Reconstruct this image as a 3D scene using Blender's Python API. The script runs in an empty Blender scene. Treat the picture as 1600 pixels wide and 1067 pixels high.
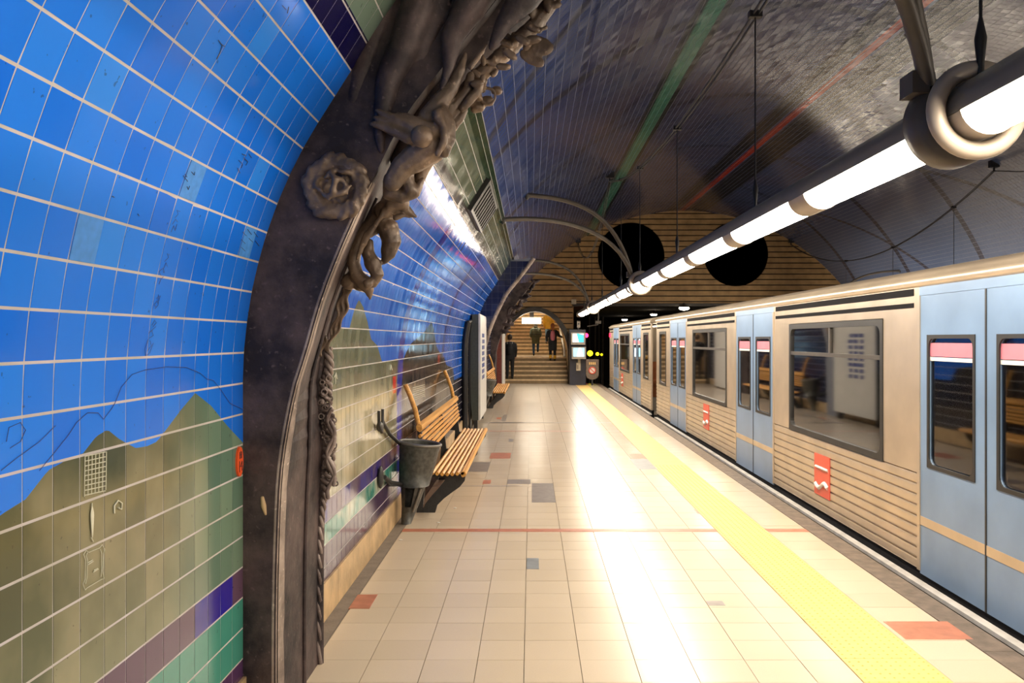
import bpy, math, random
from mathutils import Vector, Matrix
R = random.Random(7)
PI = math.pi
C = bpy.context.scene.collection
SC = bpy.context.scene

# ---------------------------------------------------------------- camera, world, exposure
H = 1.65                       # eye height
F = 1300.0                     # focal length in pixels of a 1600 px frame
cd = bpy.data.cameras.new('camera'); cam = bpy.data.objects.new('camera', cd); C.objects.link(cam)
cam.location = (0, 0, H); cam.rotation_euler = (PI/2, 0, 0)
cd.sensor_width = 36; cd.lens = 36*F/1600; cd.shift_x = -30/1600; cd.shift_y = -3.5/1600
cd.clip_end = 200; cd.clip_start = .05
SC.camera = cam
w = bpy.data.worlds.new('world'); SC.world = w; w.use_nodes = True
w.node_tree.nodes['Background'].inputs[0].default_value = (.5, .6, 1, 1)
w.node_tree.nodes['Background'].inputs[1].default_value = 0.0
SC.view_settings.view_transform = 'Standard'; SC.view_settings.look = 'None'
SC.view_settings.gamma = 1; SC.view_settings.use_curve_mapping = False
SC.view_settings.exposure = 1.25
LAMP = 24.0                    # strength of the fluorescent diffusers
LAMP_COL = (1.0, .86, .68)

# ---------------------------------------------------------------- node helpers
class S:
    def __init__(s, nt, o): s.nt = nt; s.o = o
    def m(s, op, *a):
        n = s.nt.nodes.new('ShaderNodeMath'); n.operation = op
        for i, v in enumerate((s,)+a):
            if isinstance(v, S): s.nt.links.new(v.o, n.inputs[i])
            else: n.inputs[i].default_value = v
        return S(s.nt, n.outputs[0])
    def __add__(s, b): return s.m('ADD', b)
    def __sub__(s, b): return s.m('SUBTRACT', b)
    def __mul__(s, b): return s.m('MULTIPLY', b)
    def __rsub__(s, b): return (s*-1.0)+b
    def __lt__(s, b): return s.m('LESS_THAN', b)
    def __gt__(s, b): return s.m('GREATER_THAN', b)
    def clamp(s): return s.m('MAXIMUM', 0.0).m('MINIMUM', 1.0)
    def fr(s): return s.m('FRACT')
    def between(s, a, b): return (s > a)*(s < b)
def mix(nt, a, b, f):
    n = nt.nodes.new('ShaderNodeMix'); n.data_type = 'RGBA'
    for i, v in ((6, a), (7, b), (0, f)):
        if isinstance(v, S): nt.links.new(v.o, n.inputs[i])
        elif i == 0: n.inputs[0].default_value = v
        else: n.inputs[i].default_value = (*v, 1)
    return S(nt, n.outputs[2])
def ramp(nt, x, pts, lo, hi, top):
    n = nt.nodes.new('ShaderNodeValToRGB'); cr = n.color_ramp
    while len(cr.elements) > 1: cr.elements.remove(cr.elements[0])
    pts = sorted(pts)
    for i, (p, v) in enumerate(pts):
        e = cr.elements[0] if i == 0 else cr.elements.new((p-lo)/(hi-lo))
        e.position = (p-lo)/(hi-lo); e.color = (v/top,)*3+(1,)
    t = (x - lo)*(1/(hi-lo)); nt.links.new(t.o, n.inputs[0])
    return S(nt, n.outputs[0])*top
def base_mat(name, rough=.5, metal=0.0, spec=.5):
    m = bpy.data.materials.new(name); m.use_nodes = True; nt = m.node_tree
    b = nt.nodes['Principled BSDF']; b.inputs['Roughness'].default_value = rough
    b.inputs['Metallic'].default_value = metal; b.inputs['Specular IOR Level'].default_value = spec
    return m, nt, b
def noise(nt, scale, detail=3, vec=None, rough=.5):
    n = nt.nodes.new('ShaderNodeTexNoise'); n.inputs['Scale'].default_value = scale
    n.inputs['Detail'].default_value = detail; n.inputs['Roughness'].default_value = rough
    g = nt.nodes.new('ShaderNodeNewGeometry')
    nt.links.new(vec if vec else g.outputs['Position'], n.inputs['Vector'])
    return S(nt, n.outputs[0])
def coords(nt):
    g = nt.nodes.new('ShaderNodeNewGeometry'); x = nt.nodes.new('ShaderNodeSeparateXYZ')
    nt.links.new(g.outputs['Position'], x.inputs[0])
    o = nt.nodes.new('ShaderNodeObjectInfo')
    rnd = (S(nt, g.outputs['Random Per Island']) + S(nt, o.outputs['Random'])).fr()
    return S(nt, x.outputs[0]), S(nt, x.outputs[1]), S(nt, x.outputs[2]), rnd
def bump(nt, b, h, strength, dist=.01):
    n = nt.nodes.new('ShaderNodeBump'); n.inputs['Strength'].default_value = strength
    n.inputs['Distance'].default_value = dist
    nt.links.new(h.o, n.inputs['Height']); nt.links.new(n.outputs[0], b.inputs['Normal'])
def pm(name, col, rough=.5, metal=0.0, var=.25, scale=8, bmp=.0, col2=None, spec=.5):
    m, nt, b = base_mat(name, rough, metal, spec)
    c2 = col2 or tuple(c*(1-var) for c in col)
    f = ((noise(nt, scale, 5)-.35)*3.0).clamp()
    nt.links.new(mix(nt, col, c2, f).o, b.inputs['Base Color'])
    if bmp: bump(nt, b, noise(nt, scale*6, 4), bmp)
    return m
def em(name, col, strength):
    m = bpy.data.materials.new(name); m.use_nodes = True; nt = m.node_tree
    nt.nodes.remove(nt.nodes['Principled BSDF'])
    e = nt.nodes.new('ShaderNodeEmission'); e.inputs[0].default_value = (*col, 1); e.inputs[1].default_value = strength
    nt.links.new(e.outputs[0], nt.nodes['Material Output'].inputs[0]); return m

# ---------------------------------------------------------------- left wall profile
CX, CZ, RV = 5.7, -1.17, 7.6
A0 = math.radians(143.1)
TA, TL, TZ = math.radians(32.5), 1.2, 1.45     # the wall leans in by TA over an arc of length TL that starts at height TZ
def catmull(p, n=8):
    o = []
    for i in range(len(p)-1):
        a = p[max(i-1,0)]; b = p[i]; c = p[i+1]; d = p[min(i+2,len(p)-1)]
        for k in range(n):
            t = k/n
            o.append(tuple(.5*((2*b[j])+(-a[j]+c[j])*t+(2*a[j]-5*b[j]+4*c[j]-d[j])*t*t+(-a[j]+3*b[j]-3*c[j]+d[j])*t**3) for j in range(len(b))))
    o.append(tuple(p[-1])); return o
TR = TL/TA
PROF = [(-1.22, z*TZ/12) for z in range(12)]
PROF += [(-1.22+TR*(1-math.cos(TA*k/24)), TZ+TR*math.sin(TA*k/24)) for k in range(25)]
_x, _z = PROF[-1]; _e = (CX+RV*math.cos(A0), CZ+RV*math.sin(A0))
PROF += [(_x+(_e[0]-_x)*k/12, _z+(_e[1]-_z)*k/12) for k in range(1, 13)]
ARC = [0.0]
for i in range(1, len(PROF)): ARC.append(ARC[-1]+math.dist(PROF[i-1], PROF[i]))
SMAX = ARC[-1]
def prof(s):
    s = max(0, min(s, SMAX-1e-6)); i = 0
    while ARC[i+1] < s: i += 1
    t = (s-ARC[i])/(ARC[i+1]-ARC[i]); a, b = PROF[i], PROF[i+1]
    L = math.dist(a, b); tx, tz = (b[0]-a[0])/L, (b[1]-a[1])/L
    return a[0]+(b[0]-a[0])*t, a[1]+(b[1]-a[1])*t, tx, tz
def prof_z(z):
    for i in range(len(PROF)-1):
        if PROF[i+1][1] >= z:
            a, b = PROF[i], PROF[i+1]; t = (z-a[1])/(b[1]-a[1]); return a[0]+(b[0]-a[0])*t
    return PROF[-1][0]
def on_wall(u, v):             # where a photo measurement meets the left wall: (distance along the platform, height)
    du, dv = u-830, 530-v
    Y = 1.22*F/abs(du)
    for _ in range(30):
        z = H+dv*Y/F; Y = .5*Y+.5*abs(prof_z(min(max(z,0),3.35)))*F/abs(du)
    return Y, H+dv*Y/F
def at(u, v, Y): return Vector(((u-830)*Y/F, Y, H+(530-v)*Y/F))

# ---------------------------------------------------------------- mesh builder
class MB:
    def __init__(s): s.v = []; s.f = []; s.sm = []
    def add(s, vs, fs, smooth=False):
        o = len(s.v); s.v += [tuple(v) for v in vs]; s.f += [tuple(i+o for i in f) for f in fs]; s.sm += [smooth]*len(fs); return s
    def box(s, x0, x1, y0, y1, z0, z1, M=None):
        vs = [Vector((x, y, z)) for z in (z0, z1) for y in (y0, y1) for x in (x0, x1)]
        if M: vs = [M @ v for v in vs]
        return s.add(vs, [(0,2,3,1),(4,5,7,6),(0,1,5,4),(2,6,7,3),(0,4,6,2),(1,3,7,5)])
    def prism(s, pts, axis, a, b, smooth=False):    # 2-D outline extruded along an axis from a to b
        n = len(pts)
        def P(p, t): return {'x': (t, p[0], p[1]), 'y': (p[0], t, p[1]), 'z': (p[0], p[1], t)}[axis]
        vs = [P(p, a) for p in pts]+[P(p, b) for p in pts]
        fs = [tuple(range(n-1, -1, -1)), tuple(range(n, 2*n))]+[(i, (i+1) % n, n+(i+1) % n, n+i) for i in range(n)]
        s.add(vs, fs[:2]); return s.add(vs, fs[2:], smooth)
    def strip(s, pts, axis, a, b, th, smooth=True): # open outline with thickness th (to the left of its direction)
        n = len(pts); off = []
        for i, p in enumerate(pts):
            q, r = pts[max(i-1, 0)], pts[min(i+1, n-1)]; dx, dz = r[0]-q[0], r[1]-q[1]; L = math.hypot(dx, dz) or 1
            off.append((p[0]-dz/L*th, p[1]+dx/L*th))
        def P(p, t): return {'x': (t, p[0], p[1]), 'y': (p[0], t, p[1]), 'z': (p[0], p[1], t)}[axis]
        vs = [P(p, a) for p in pts]+[P(p, b) for p in pts]+[P(p, a) for p in off]+[P(p, b) for p in off]
        fs = [];
        for i in range(n-1):
            fs += [(i, i+1, n+i+1, n+i), (2*n+i, 3*n+i, 3*n+i+1, 2*n+i+1)]
        s.add(vs, fs, smooth)
        caps = [(i, 2*n+i, 2*n+i+1, i+1) for i in range(n-1)]+[(n+i, n+i+1, 3*n+i+1, 3*n+i) for i in range(n-1)]
        caps += [(0, n, 3*n, 2*n), (n-1, 3*n-1, 4*n-1, 2*n-1)]
        return s.add(vs, caps)
    def tube(s, path, r, n=8, cap=True, flat=None):   # r: number or list
        path = [Vector(p) for p in path]; m = len(path); vs = []
        rr = r if isinstance(r, (list, tuple)) else [r]*m
        up = None
        for i, p in enumerate(path):
            t = (path[min(i+1, m-1)]-path[max(i-1, 0)]).normalized()
            if up is None: up = Vector((0, 0, 1)) if abs(t.z) < .9 else Vector((1, 0, 0))
            a = t.cross(up).normalized(); b = a.cross(t).normalized(); up = b
            for k in range(n):
                q = 2*PI*k/n; vs.append(p+a*math.cos(q)*rr[i]+b*math.sin(q)*rr[i]*(flat or 1))
        fs = [(i*n+k, i*n+(k+1) % n, (i+1)*n+(k+1) % n, (i+1)*n+k) for i in range(m-1) for k in range(n)]
        s.add(vs, fs, True)
        if cap: s.add(vs, [tuple(range(n-1, -1, -1)), tuple((m-1)*n+k for k in range(n))])
        return s
    def lathe(s, pr, c=(0, 0, 0), n=20, axis='z', smooth=True, M=None):  # profile (radius, height)
        vs = []
        for r, h in pr:
            for k in range(n):
                q = 2*PI*k/n; x, y = r*math.cos(q), r*math.sin(q)
                v = {'z': (x, y, h), 'y': (x, h, y), 'x': (h, x, y)}[axis]
                vs.append(Vector(v)+Vector(c) if not M else M @ Vector(v))
        m = len(pr)
        fs = [(i*n+k, i*n+(k+1) % n, (i+1)*n+(k+1) % n, (i+1)*n+k) for i in range(m-1) for k in range(n)]
        s.add(vs, fs, smooth)
        return s.add(vs, [tuple(range(n-1, -1, -1)), tuple((m-1)*n+k for k in range(n))])
    def torus(s, c, Rr, r, axis='y', n=24, k=8, M=None, closed=True, a0=0, a1=2*PI, sq=1):
        vs = []; N = n if closed else n+1
        for i in range(N):
            a = a0+(a1-a0)*i/n
            for j in range(k):
                b = 2*PI*j/k; rad = Rr+r*math.cos(b); h = r*math.sin(b)*sq
                x, y = rad*math.cos(a), rad*math.sin(a)
                v = {'z': (x, y, h), 'y': (x, h, y), 'x': (h, x, y)}[axis]
                vs.append(M @ Vector(v) if M else Vector(v)+Vector(c))
        fs = []
        for i in range(n):
            for j in range(k):
                i2 = (i+1) % N if closed else i+1
                fs.append((i*k+j, i*k+(j+1) % k, i2*k+(j+1) % k, i2*k+j))
        return s.add(vs, fs, True)
    def ball(s, c, r, n=10, m=6, sc=(1, 1, 1), M=None):
        vs = []; c = Vector(c)
        for i in range(m+1):
            p = PI*i/m
            for k in range(n):
                q = 2*PI*k/n
                v = Vector((math.sin(p)*math.cos(q)*sc[0], math.sin(p)*math.sin(q)*sc[1], math.cos(p)*sc[2]))*r
                if M: v = M @ v
                vs.append(c+v)
        fs = [(i*n+k, (i+1)*n+k, (i+1)*n+(k+1) % n, i*n+(k+1) % n) for i in range(m) for k in range(n)]
        return s.add(vs, fs, True)
    def chain(s, pts, n=10):       # pts: (x, y, z, r) -> balls joined by tapered tubes
        pts = [(*Vector(p[0]), p[1]) if len(p) == 2 else tuple(p) for p in pts]
        s.tube([p[:3] for p in pts], [p[3] for p in pts], n)
        for p in (pts[0], pts[-1]): s.ball(p[:3], p[3]*.999, n, 6)
        return s
    def mesh(s, name):
        me = bpy.data.meshes.new(name); me.from_pydata(s.v, [], s.f)
        me.polygons.foreach_set('use_smooth', s.sm); me.update(); return me
    def build(s, name, mat, parent=None, loc=None, fix=True):
        me = s.mesh(name)
        if fix and len(s.f) < 60000:
            import bmesh
            bm = bmesh.new(); bm.from_mesh(me); bmesh.ops.recalc_face_normals(bm, faces=bm.faces); bm.to_mesh(me); bm.free()
        o = bpy.data.objects.new(name, me); C.objects.link(o)
        if mat: me.materials.append(mat)
        if parent: o.parent = parent
        if loc: o.location = loc
        return o
def organic(mb, name, mat, parent, voxel=.01, smooth=4, disp=0.0, dscale=.05):
    o = mb.build(name, mat, parent)
    r = o.modifiers.new('remesh', 'REMESH'); r.mode = 'VOXEL'; r.voxel_size = voxel; r.use_smooth_shade = True
    if smooth: q = o.modifiers.new('smooth', 'SMOOTH'); q.iterations = smooth; q.factor = .5
    if disp:
        tx = bpy.data.textures.new(name, 'CLOUDS'); tx.noise_scale = dscale; tx.noise_depth = 3
        d = o.modifiers.new('disp', 'DISPLACE'); d.texture = tx; d.strength = disp; d.mid_level = .5
    return o
def tag(o, label=None, cat=None, group=None, kind=None):
    if label: o['label'] = label
    if cat: o['category'] = cat
    if group: o['group'] = group
    if kind: o['kind'] = kind
    return o
def empty(name, loc=(0, 0, 0), rz=0):
    o = bpy.data.objects.new(name, None); C.objects.link(o); o.location = loc; o.rotation_euler.z = rz
    o.empty_display_size = .1; return o
def reparent_world(e):     # children were modelled in world space: keep them there
    bpy.context.view_layer.update()
    inv = e.matrix_world.inverted()
    for c in e.children: c.matrix_parent_inverse = inv
def copy_tree(o, parent=None):
    c = o.copy(); C.objects.link(c)
    if parent: c.parent = parent
    for ch in list(o.children): copy_tree(ch, c)
    return c

# ---------------------------------------------------------------- materials
def tile_gloss(nt, b, rnd, r0=.09, r1=.16):
    rr = rnd*(r1-r0)+r0; nt.links.new((rr+noise(nt, 9, 4)*.04).o, b.inputs['Roughness'])
def mural_near():
    m, nt, b = base_mat('mural_near', .15, 0, .32); X, Y, Z, rnd = coords(nt)
    sil = [(0,805),(40,780),(75,735),(105,718),(130,708),(150,682),(168,671),(185,685),(197,692),(212,700),(230,697),(245,690),(262,668),(283,640),(305,614),(330,634),(355,665),(380,692)]
    pts = [on_wall(u, v) for u, v in sil]+[(-1.0, 1.0), (.5, 1.3), (1.2, .9)]
    h = ramp(nt, Y, pts, -1.5, 3.6, 3.0)
    blue = mix(nt, (.010, .15, .78), (.018, .21, .88), rnd)
    blue = mix(nt, blue, (.004, .12, .62), ((Y-2.6)*.9).clamp())
    blue = mix(nt, blue, (.03, .24, .85), (rnd > .95)*.7)
    n1 = noise(nt, 2.3, 4); n2 = noise(nt, 40, 2)
    dk = mix(nt, (.055, .065, .035), (.09, .10, .05), rnd)
    lt = mix(nt, (.22, .21, .12), (.30, .27, .17), rnd)
    mt = mix(nt, dk, lt, ((n1-.42)*3 + (h-Z)*1.1 - .25 + rnd*.3).clamp())
    teal = mix(nt, (.07, .14, .11), (.16, .24, .17), rnd)
    mt = mix(nt, mt, teal, ((Y-2.75)*2.2).clamp())
    mt = mix(nt, mt, (.16, .22, .15), ((1.05-Z)*1.5).clamp()*.5)
    col = mix(nt, blue, mt, Z < h)
    pr = mix(nt, (.10, .055, .10), (.01, .008, .30), Y.between(3.02, 3.40)*(n1*2-.3).clamp())
    te = mix(nt, (.05, .24, .19), (.30, .38, .28), ((2.7-Y)*1.6 + rnd*.5 - .1).clamp())
    col = mix(nt, col, te, Z < .557); col = mix(nt, col, pr, Z.between(.557, .687)); col = mix(nt, col, (.07, .03, .09), Z < .299)
    col = mix(nt, col, (.006, .005, .05), Z > 2.79); col = mix(nt, col, (.14, .20, .16), Z > 2.905)
    col = mix(nt, col, (.02, .02, .02), (n2 > .73)*.5)
    nt.links.new(col.o, b.inputs['Base Color']); tile_gloss(nt, b, rnd); bump(nt, b, noise(nt, 22, 2), .08, .004); return m
def mural_far():
    m, nt, b = base_mat('mural_far', .15, 0, .38); X, Y, Z, rnd = coords(nt)
    g1 = [on_wall(u, v) for u, v in [(505,560),(513,533),(530,512),(548,512),(553,485),(561,468),(568,480),(575,505),(580,530),(590,540),(597,565),(600,566),(612,563),(620,560)]]
    g2 = [on_wall(u, v) for u, v in [(628,568),(635,550),(643,536),(660,522),(668,512),(674,503),(678,515),(682,540),(688,553),(692,552),(697,570)]]
    h = ramp(nt, Y, [(4.0, 1.6)]+g1+g2+[(13.0, 1.2), (13.4, .7)], 3.5, 14, 3.0)
    n1 = noise(nt, 1.7, 4)
    blue = mix(nt, (.008, .11, .66), (.012, .15, .74), rnd)
    gr = mix(nt, (.08, .10, .065), (.15, .17, .11), rnd)
    cream = mix(nt, (.42, .38, .25), (.50, .46, .33), rnd)
    c = mix(nt, gr, cream, ((1.42-Z)*2.6).clamp()*((n1-.3)*4).clamp())
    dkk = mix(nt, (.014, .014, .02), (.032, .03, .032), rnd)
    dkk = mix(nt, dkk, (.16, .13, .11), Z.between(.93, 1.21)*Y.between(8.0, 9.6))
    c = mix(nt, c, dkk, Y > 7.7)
    col = mix(nt, blue, c, Z < h)
    n1b = noise(nt, 2.6, 3)
    low = mix(nt, (.05, .24, .20), (.45, .48, .38), ((n1b-.42)*5).clamp())
    lowp = mix(nt, (.11, .07, .12), (.02, .015, .22), ((n1-.45)*8).clamp())
    nearz = Y < 7.7
    col = mix(nt, col, low, (Z < .558)*nearz); col = mix(nt, col, lowp, Z.between(.557, .687)*nearz)
    col = mix(nt, col, (.07, .045, .09), (Z < .43)*nearz)
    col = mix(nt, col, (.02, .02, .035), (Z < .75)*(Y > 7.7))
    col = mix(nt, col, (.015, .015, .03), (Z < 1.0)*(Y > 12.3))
    st = Y - (Z-1.2).m('MAXIMUM', 0.0)*.32
    col = mix(nt, col, (.03, .04, .36), st.between(7.55, 7.85)*(Z < 2.9))
    col = mix(nt, col, (.02, .03, .22), (st.between(11.3, 11.5)+st.between(15.1, 15.3)).clamp()*(Z > 1.4)*(Z < 2.9))
    col = mix(nt, col, (.55, .03, .02), Y.between(7.33, 7.52)*Z.between(1.17, 1.32))
    col = mix(nt, col, (.45, .03, .03), Y.between(10.9, 11.1)*Z.between(1.32, 1.45))
    col = mix(nt, col, (.05, .04, .04), Z > 2.885); col = mix(nt, col, mix(nt, (.09, .13, .10), (.13, .17, .13), rnd), Z > 2.97)
    col = mix(nt, col, (.02, .05, .03), Z > 3.27)
    nt.links.new(col.o, b.inputs['Base Color']); tile_gloss(nt, b, rnd, .05, .12); bump(nt, b, noise(nt, 30, 2), .10, .004); return m
def vault_mat():
    m, nt, b = base_mat('vault_tiles', .3, 0, .4); X, Y, Z, rnd = coords(nt)
    n1 = noise(nt, .5, 3)
    c = mix(nt, (.042, .055, .125), (.05, .065, .135), rnd)
    c = mix(nt, c, (.062, .054, .095), ((n1-.4)*4).clamp()*.8)
    c = mix(nt, c, (.02, .06, .24), ((1.2-X)*.6).clamp())
    c = mix(nt, c, (.08, .12, .22), ((X-8.5)*.5).clamp()*.8)  # paler blue towards the right: lamp light put into the tile colour
    c = mix(nt, c, (.02, .022, .04), ((Y-X*.75)*.24).fr().between(0, .055)*.85)
    c = mix(nt, c, (.025, .027, .045), ((Y+X*.9)*.145).fr().between(0, .03)*.8)
    c = mix(nt, c, (.025, .03, .035), X.between(1.88, 2.44)); c = mix(nt, c, (.05, .17, .13), X.between(2.0, 2.31))
    c = mix(nt, c, (.022, .022, .03), (X.between(5.0, 5.42)+X.between(5.75, 6.5)).clamp()); c = mix(nt, c, (.26, .03, .02), X.between(5.5, 5.68))
    nt.links.new(c.o, b.inputs['Base Color']); tile_gloss(nt, b, rnd, .10, .20); bump(nt, b, noise(nt, 25, 2), .15, .004); return m
def navy_mat():
    m, nt, b = base_mat('navy_tiles', .2); X, Y, Z, rnd = coords(nt)
    c = mix(nt, (.008, .012, .05), (.018, .028, .09), rnd)
    nt.links.new(c.o, b.inputs['Base Color']); tile_gloss(nt, b, rnd); return m
def floor_mat():
    m, nt, b = base_mat('floor_tile', .3); X, Y, Z, rnd = coords(nt)
    c = mix(nt, (.66, .55, .40), (.74, .62, .46), rnd)
    c = mix(nt, c, (.54, .45, .34), noise(nt, 1.3, 2)*.5)
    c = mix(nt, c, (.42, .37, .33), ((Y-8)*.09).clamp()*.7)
    c = mix(nt, c, (.45, .37, .28), noise(nt, 150, 1)*.25)
    nt.links.new(c.o, b.inputs['Base Color'])
    b.inputs['Roughness'].default_value = .25; return m
def bronze_mat(name, a, c2, rough=.45, metal=.35):
    m, nt, b = base_mat(name, rough, metal); X, Y, Z, rnd = coords(nt)
    c = mix(nt, a, c2, ((noise(nt, 3.2, 6, rough=.65)-.42)*4).clamp())
    c = mix(nt, c, tuple(v*2.2 for v in c2), ((noise(nt, 38, 4)-.62)*6).clamp()*.6)
    nt.links.new(c.o, b.inputs['Base Color']); nt.links.new((noise(nt, 14, 4)*.35+rough-.17).o, b.inputs['Roughness'])
    bump(nt, b, noise(nt, 45, 5, rough=.6), .35, .006); return m
def wood_mat():
    m, nt, b = base_mat('orange_wood', .45, 0, .35); X, Y, Z, rnd = coords(nt)
    n = nt.nodes.new('ShaderNodeTexNoise'); mp = nt.nodes.new('ShaderNodeMapping'); g = nt.nodes.new('ShaderNodeNewGeometry')
    mp.inputs['Scale'].default_value = (40, 1.2, 40); nt.links.new(g.outputs['Position'], mp.inputs[0]); nt.links.new(mp.outputs[0], n.inputs['Vector'])
    n.inputs['Scale'].default_value = 1; n.inputs['Detail'].default_value = 4
    c = mix(nt, (.72, .38, .09), (.46, .20, .04), ((S(nt, n.outputs[0])-.4)*3).clamp())
    nt.links.new(c.o, b.inputs['Base Color']); return m
def glass_mat(name, tint, a):
    m = bpy.data.materials.new(name); m.use_nodes = True; nt = m.node_tree; nt.nodes.remove(nt.nodes['Principled BSDF'])
    t = nt.nodes.new('ShaderNodeBsdfTransparent'); t.inputs[0].default_value = (*tint, 1)
    g = nt.nodes.new('ShaderNodeBsdfGlossy'); g.inputs['Roughness'].default_value = .04; g.inputs[0].default_value = (.9, .9, .9, 1)
    f = nt.nodes.new('ShaderNodeFresnel'); f.inputs[0].default_value = 1.5
    mx = nt.nodes.new('ShaderNodeMixShader'); ff = (S(nt, f.outputs[0])*a).clamp(); nt.links.new(ff.o, mx.inputs[0])
    nt.links.new(t.outputs[0], mx.inputs[1]); nt.links.new(g.outputs[0], mx.inputs[2]); nt.links.new(mx.outputs[0], nt.nodes['Material Output'].inputs[0]); return m
M = {}
M['near'] = mural_near(); M['far'] = mural_far(); M['vault'] = vault_mat(); M['navy'] = navy_mat(); M['floor'] = floor_mat()
M['grout'] = pm('grout', (.52, .49, .52), .8, scale=5, col2=(.42, .40, .36)); M['grout_dark'] = pm('grout_dark', (.20, .22, .28), .8)
M['grout_floor'] = pm('grout_floor', (.26, .22, .17), .9); M['skirt'] = pm('skirting_stone', (.62, .44, .24), .5, scale=6, var=.4, bmp=.2)
M['gutter'] = pm('gutter_stone', (.24, .20, .16), .7, scale=10, bmp=.3); M['coping'] = pm('coping_stone', (.20, .155, .12), .6, scale=12, var=.4, bmp=.3)
M['bronze'] = bronze_mat('bronze_dark', (.014, .010, .014), (.10, .070, .068), .6, .15); M['bronze_lt'] = bronze_mat('bronze_worn', (.12, .09, .085), (.34, .28, .26), .5, .2)
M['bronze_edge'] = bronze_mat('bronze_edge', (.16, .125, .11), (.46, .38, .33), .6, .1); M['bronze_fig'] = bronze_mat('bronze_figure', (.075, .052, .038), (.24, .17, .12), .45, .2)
M['wood'] = wood_mat(); M['iron'] = pm('cast_iron', (.035, .035, .036), .5, .3, scale=20, bmp=.2); M['black'] = pm('black_paint', (.012, .012, .014), .35)
M['bin'] = pm('spotted_steel', (.11, .11, .10), .45, .4, scale=30, col2=(.055, .055, .05), bmp=.1); M['binrim'] = pm('worn_steel', (.24, .23, .21), .4, .6)
M['yellow'] = pm('yellow_tactile', (.84, .58, .22), .5, scale=14, var=.12, bmp=.1); M['ydot'] = pm('yellow_stud', (.80, .56, .12), .5)
M['redtile'] = pm('terracotta_tile', (.52, .20, .12), .4, scale=14); M['greytile'] = pm('grey_tile', (.27, .235, .21), .4, scale=14); M['bluetile'] = pm('blue_grey_tile', (.28, .30, .31), .35)
M['steel'] = pm('stainless_steel', (.60, .50, .38), .32, .55, scale=3, var=.18); M['steel_dk'] = pm('dark_steel', (.10, .09, .08), .5, .5)  # second steel is a darker one for the window bars
M['sill'] = pm('polished_sill', (.85, .82, .78), .3, .2); M['trainblue'] = pm('train_blue', (.20, .31, .48), .35, .1, scale=2, var=.2)
M['rubber'] = pm('rubber', (.02, .02, .02), .5); M['glass'] = glass_mat('window_glass', (.42, .40, .36), 2.2); M['glassb'] = glass_mat('door_glass', (.34, .42, .52), 2.2)
M['redlogo'] = pm('red_enamel', (.72, .10, .06), .4, var=.1); M['white'] = pm('white_paint', (.80, .77, .72), .4, var=.08); M['pink'] = pm('pink_strip', (.72, .22, .28), .4, var=.1)
M['seat'] = pm('seat_fabric', (.55, .20, .08), .8); M['inwall'] = pm('train_interior', (.50, .44, .36), .5); M['handle'] = pm('handle_metal', (.6, .55, .45), .3, .8)
M['tubeh'] = pm('lamp_housing', (.20, .175, .145), .4, .15, scale=5, var=.1); M['ring'] = pm('lamp_ring', (.42, .36, .29), .4, .15, var=.1); M['collar'] = pm('lamp_collar', (.085, .072, .06), .45, .1)
M['lamp'] = em('lamp_diffuser', LAMP_COL, LAMP); M['stone'] = pm('tan_stone', (.42, .27, .12), .7, scale=3, col2=(.27, .17, .075), bmp=.3)
M['stair'] = pm('stair_stone', (.36, .25, .13), .6, scale=5, var=.3, bmp=.2); M['nosing'] = pm('stair_nosing_lit', (.85, .62, .36), .45); M['dark'] = pm('tunnel_dark', (.07, .055, .04), .9)  # lit step edges against shaded risers are put into the stair colours
M['joint'] = pm('stone_joint', (.03, .02, .012), .9); M['fan'] = pm('vent_dark', (.010, .010, .012), .9, spec=.1); M['rim'] = pm('vent_rim', (.035, .028, .02), .7)
M['casegr'] = pm('case_green', (.055, .066, .058), .4, scale=25); M['casered'] = pm('case_maroon', (.20, .04, .03), .45, scale=20, var=.4); M['casewh'] = pm('case_white', (.66, .66, .64), .35, var=.1)
M['pframe'] = pm('arch_frame', (.045, .04, .035), .5, .2); M['pmetal'] = pm('arch_lining', (.45, .42, .42), .3, .8); M['monitor'] = pm('monitor_shell', (.30, .28, .24), .5)
M['ink'] = pm('blue_ink', (.005, .03, .22), .6, var=.05); M['black_ink'] = pm('black_ink', (.01, .012, .03), .6, var=.05); M['redoval'] = pm('orange_red_enamel', (.80, .10, .02), .35, var=.05)
M['whiteprint'] = pm('white_print', (.60, .60, .48), .5, var=.1); M['pale_blue'] = pm('pale_blue_tile', (.07, .29, .82), .2, var=.2, scale=30)
M['pillar'] = pm('pillar_navy', (.018, .022, .045), .4); M['beige'] = pm('beige_plastic', (.55, .49, .36), .5)
M['skin'] = pm('skin', (.55, .33, .24), .6, var=.1); M['hair'] = pm('dark_hair', (.03, .018, .012), .7); M['coat_dark'] = pm('dark_coat', (.018, .02, .024), .85); M['coat_olive'] = pm('olive_parka', (.12, .14, .10), .85)
M['jeans'] = pm('blue_jeans', (.05, .12, .27), .85, scale=20); M['jeans_lt'] = pm('light_jeans', (.22, .40, .62), .85); M['yellow_cl'] = pm('yellow_cloth', (.75, .42, .04), .8); M['shoe'] = pm('shoe_black', (.015, .015, .015), .6)
M['greycl'] = pm('grey_cloth', (.35, .34, .33), .8); M['track'] = pm('ballast_dark', (.05, .045, .04), .95, scale=20, bmp=.5); M['rail'] = pm('rail_steel', (.35, .30, .26), .35, .8)

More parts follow.
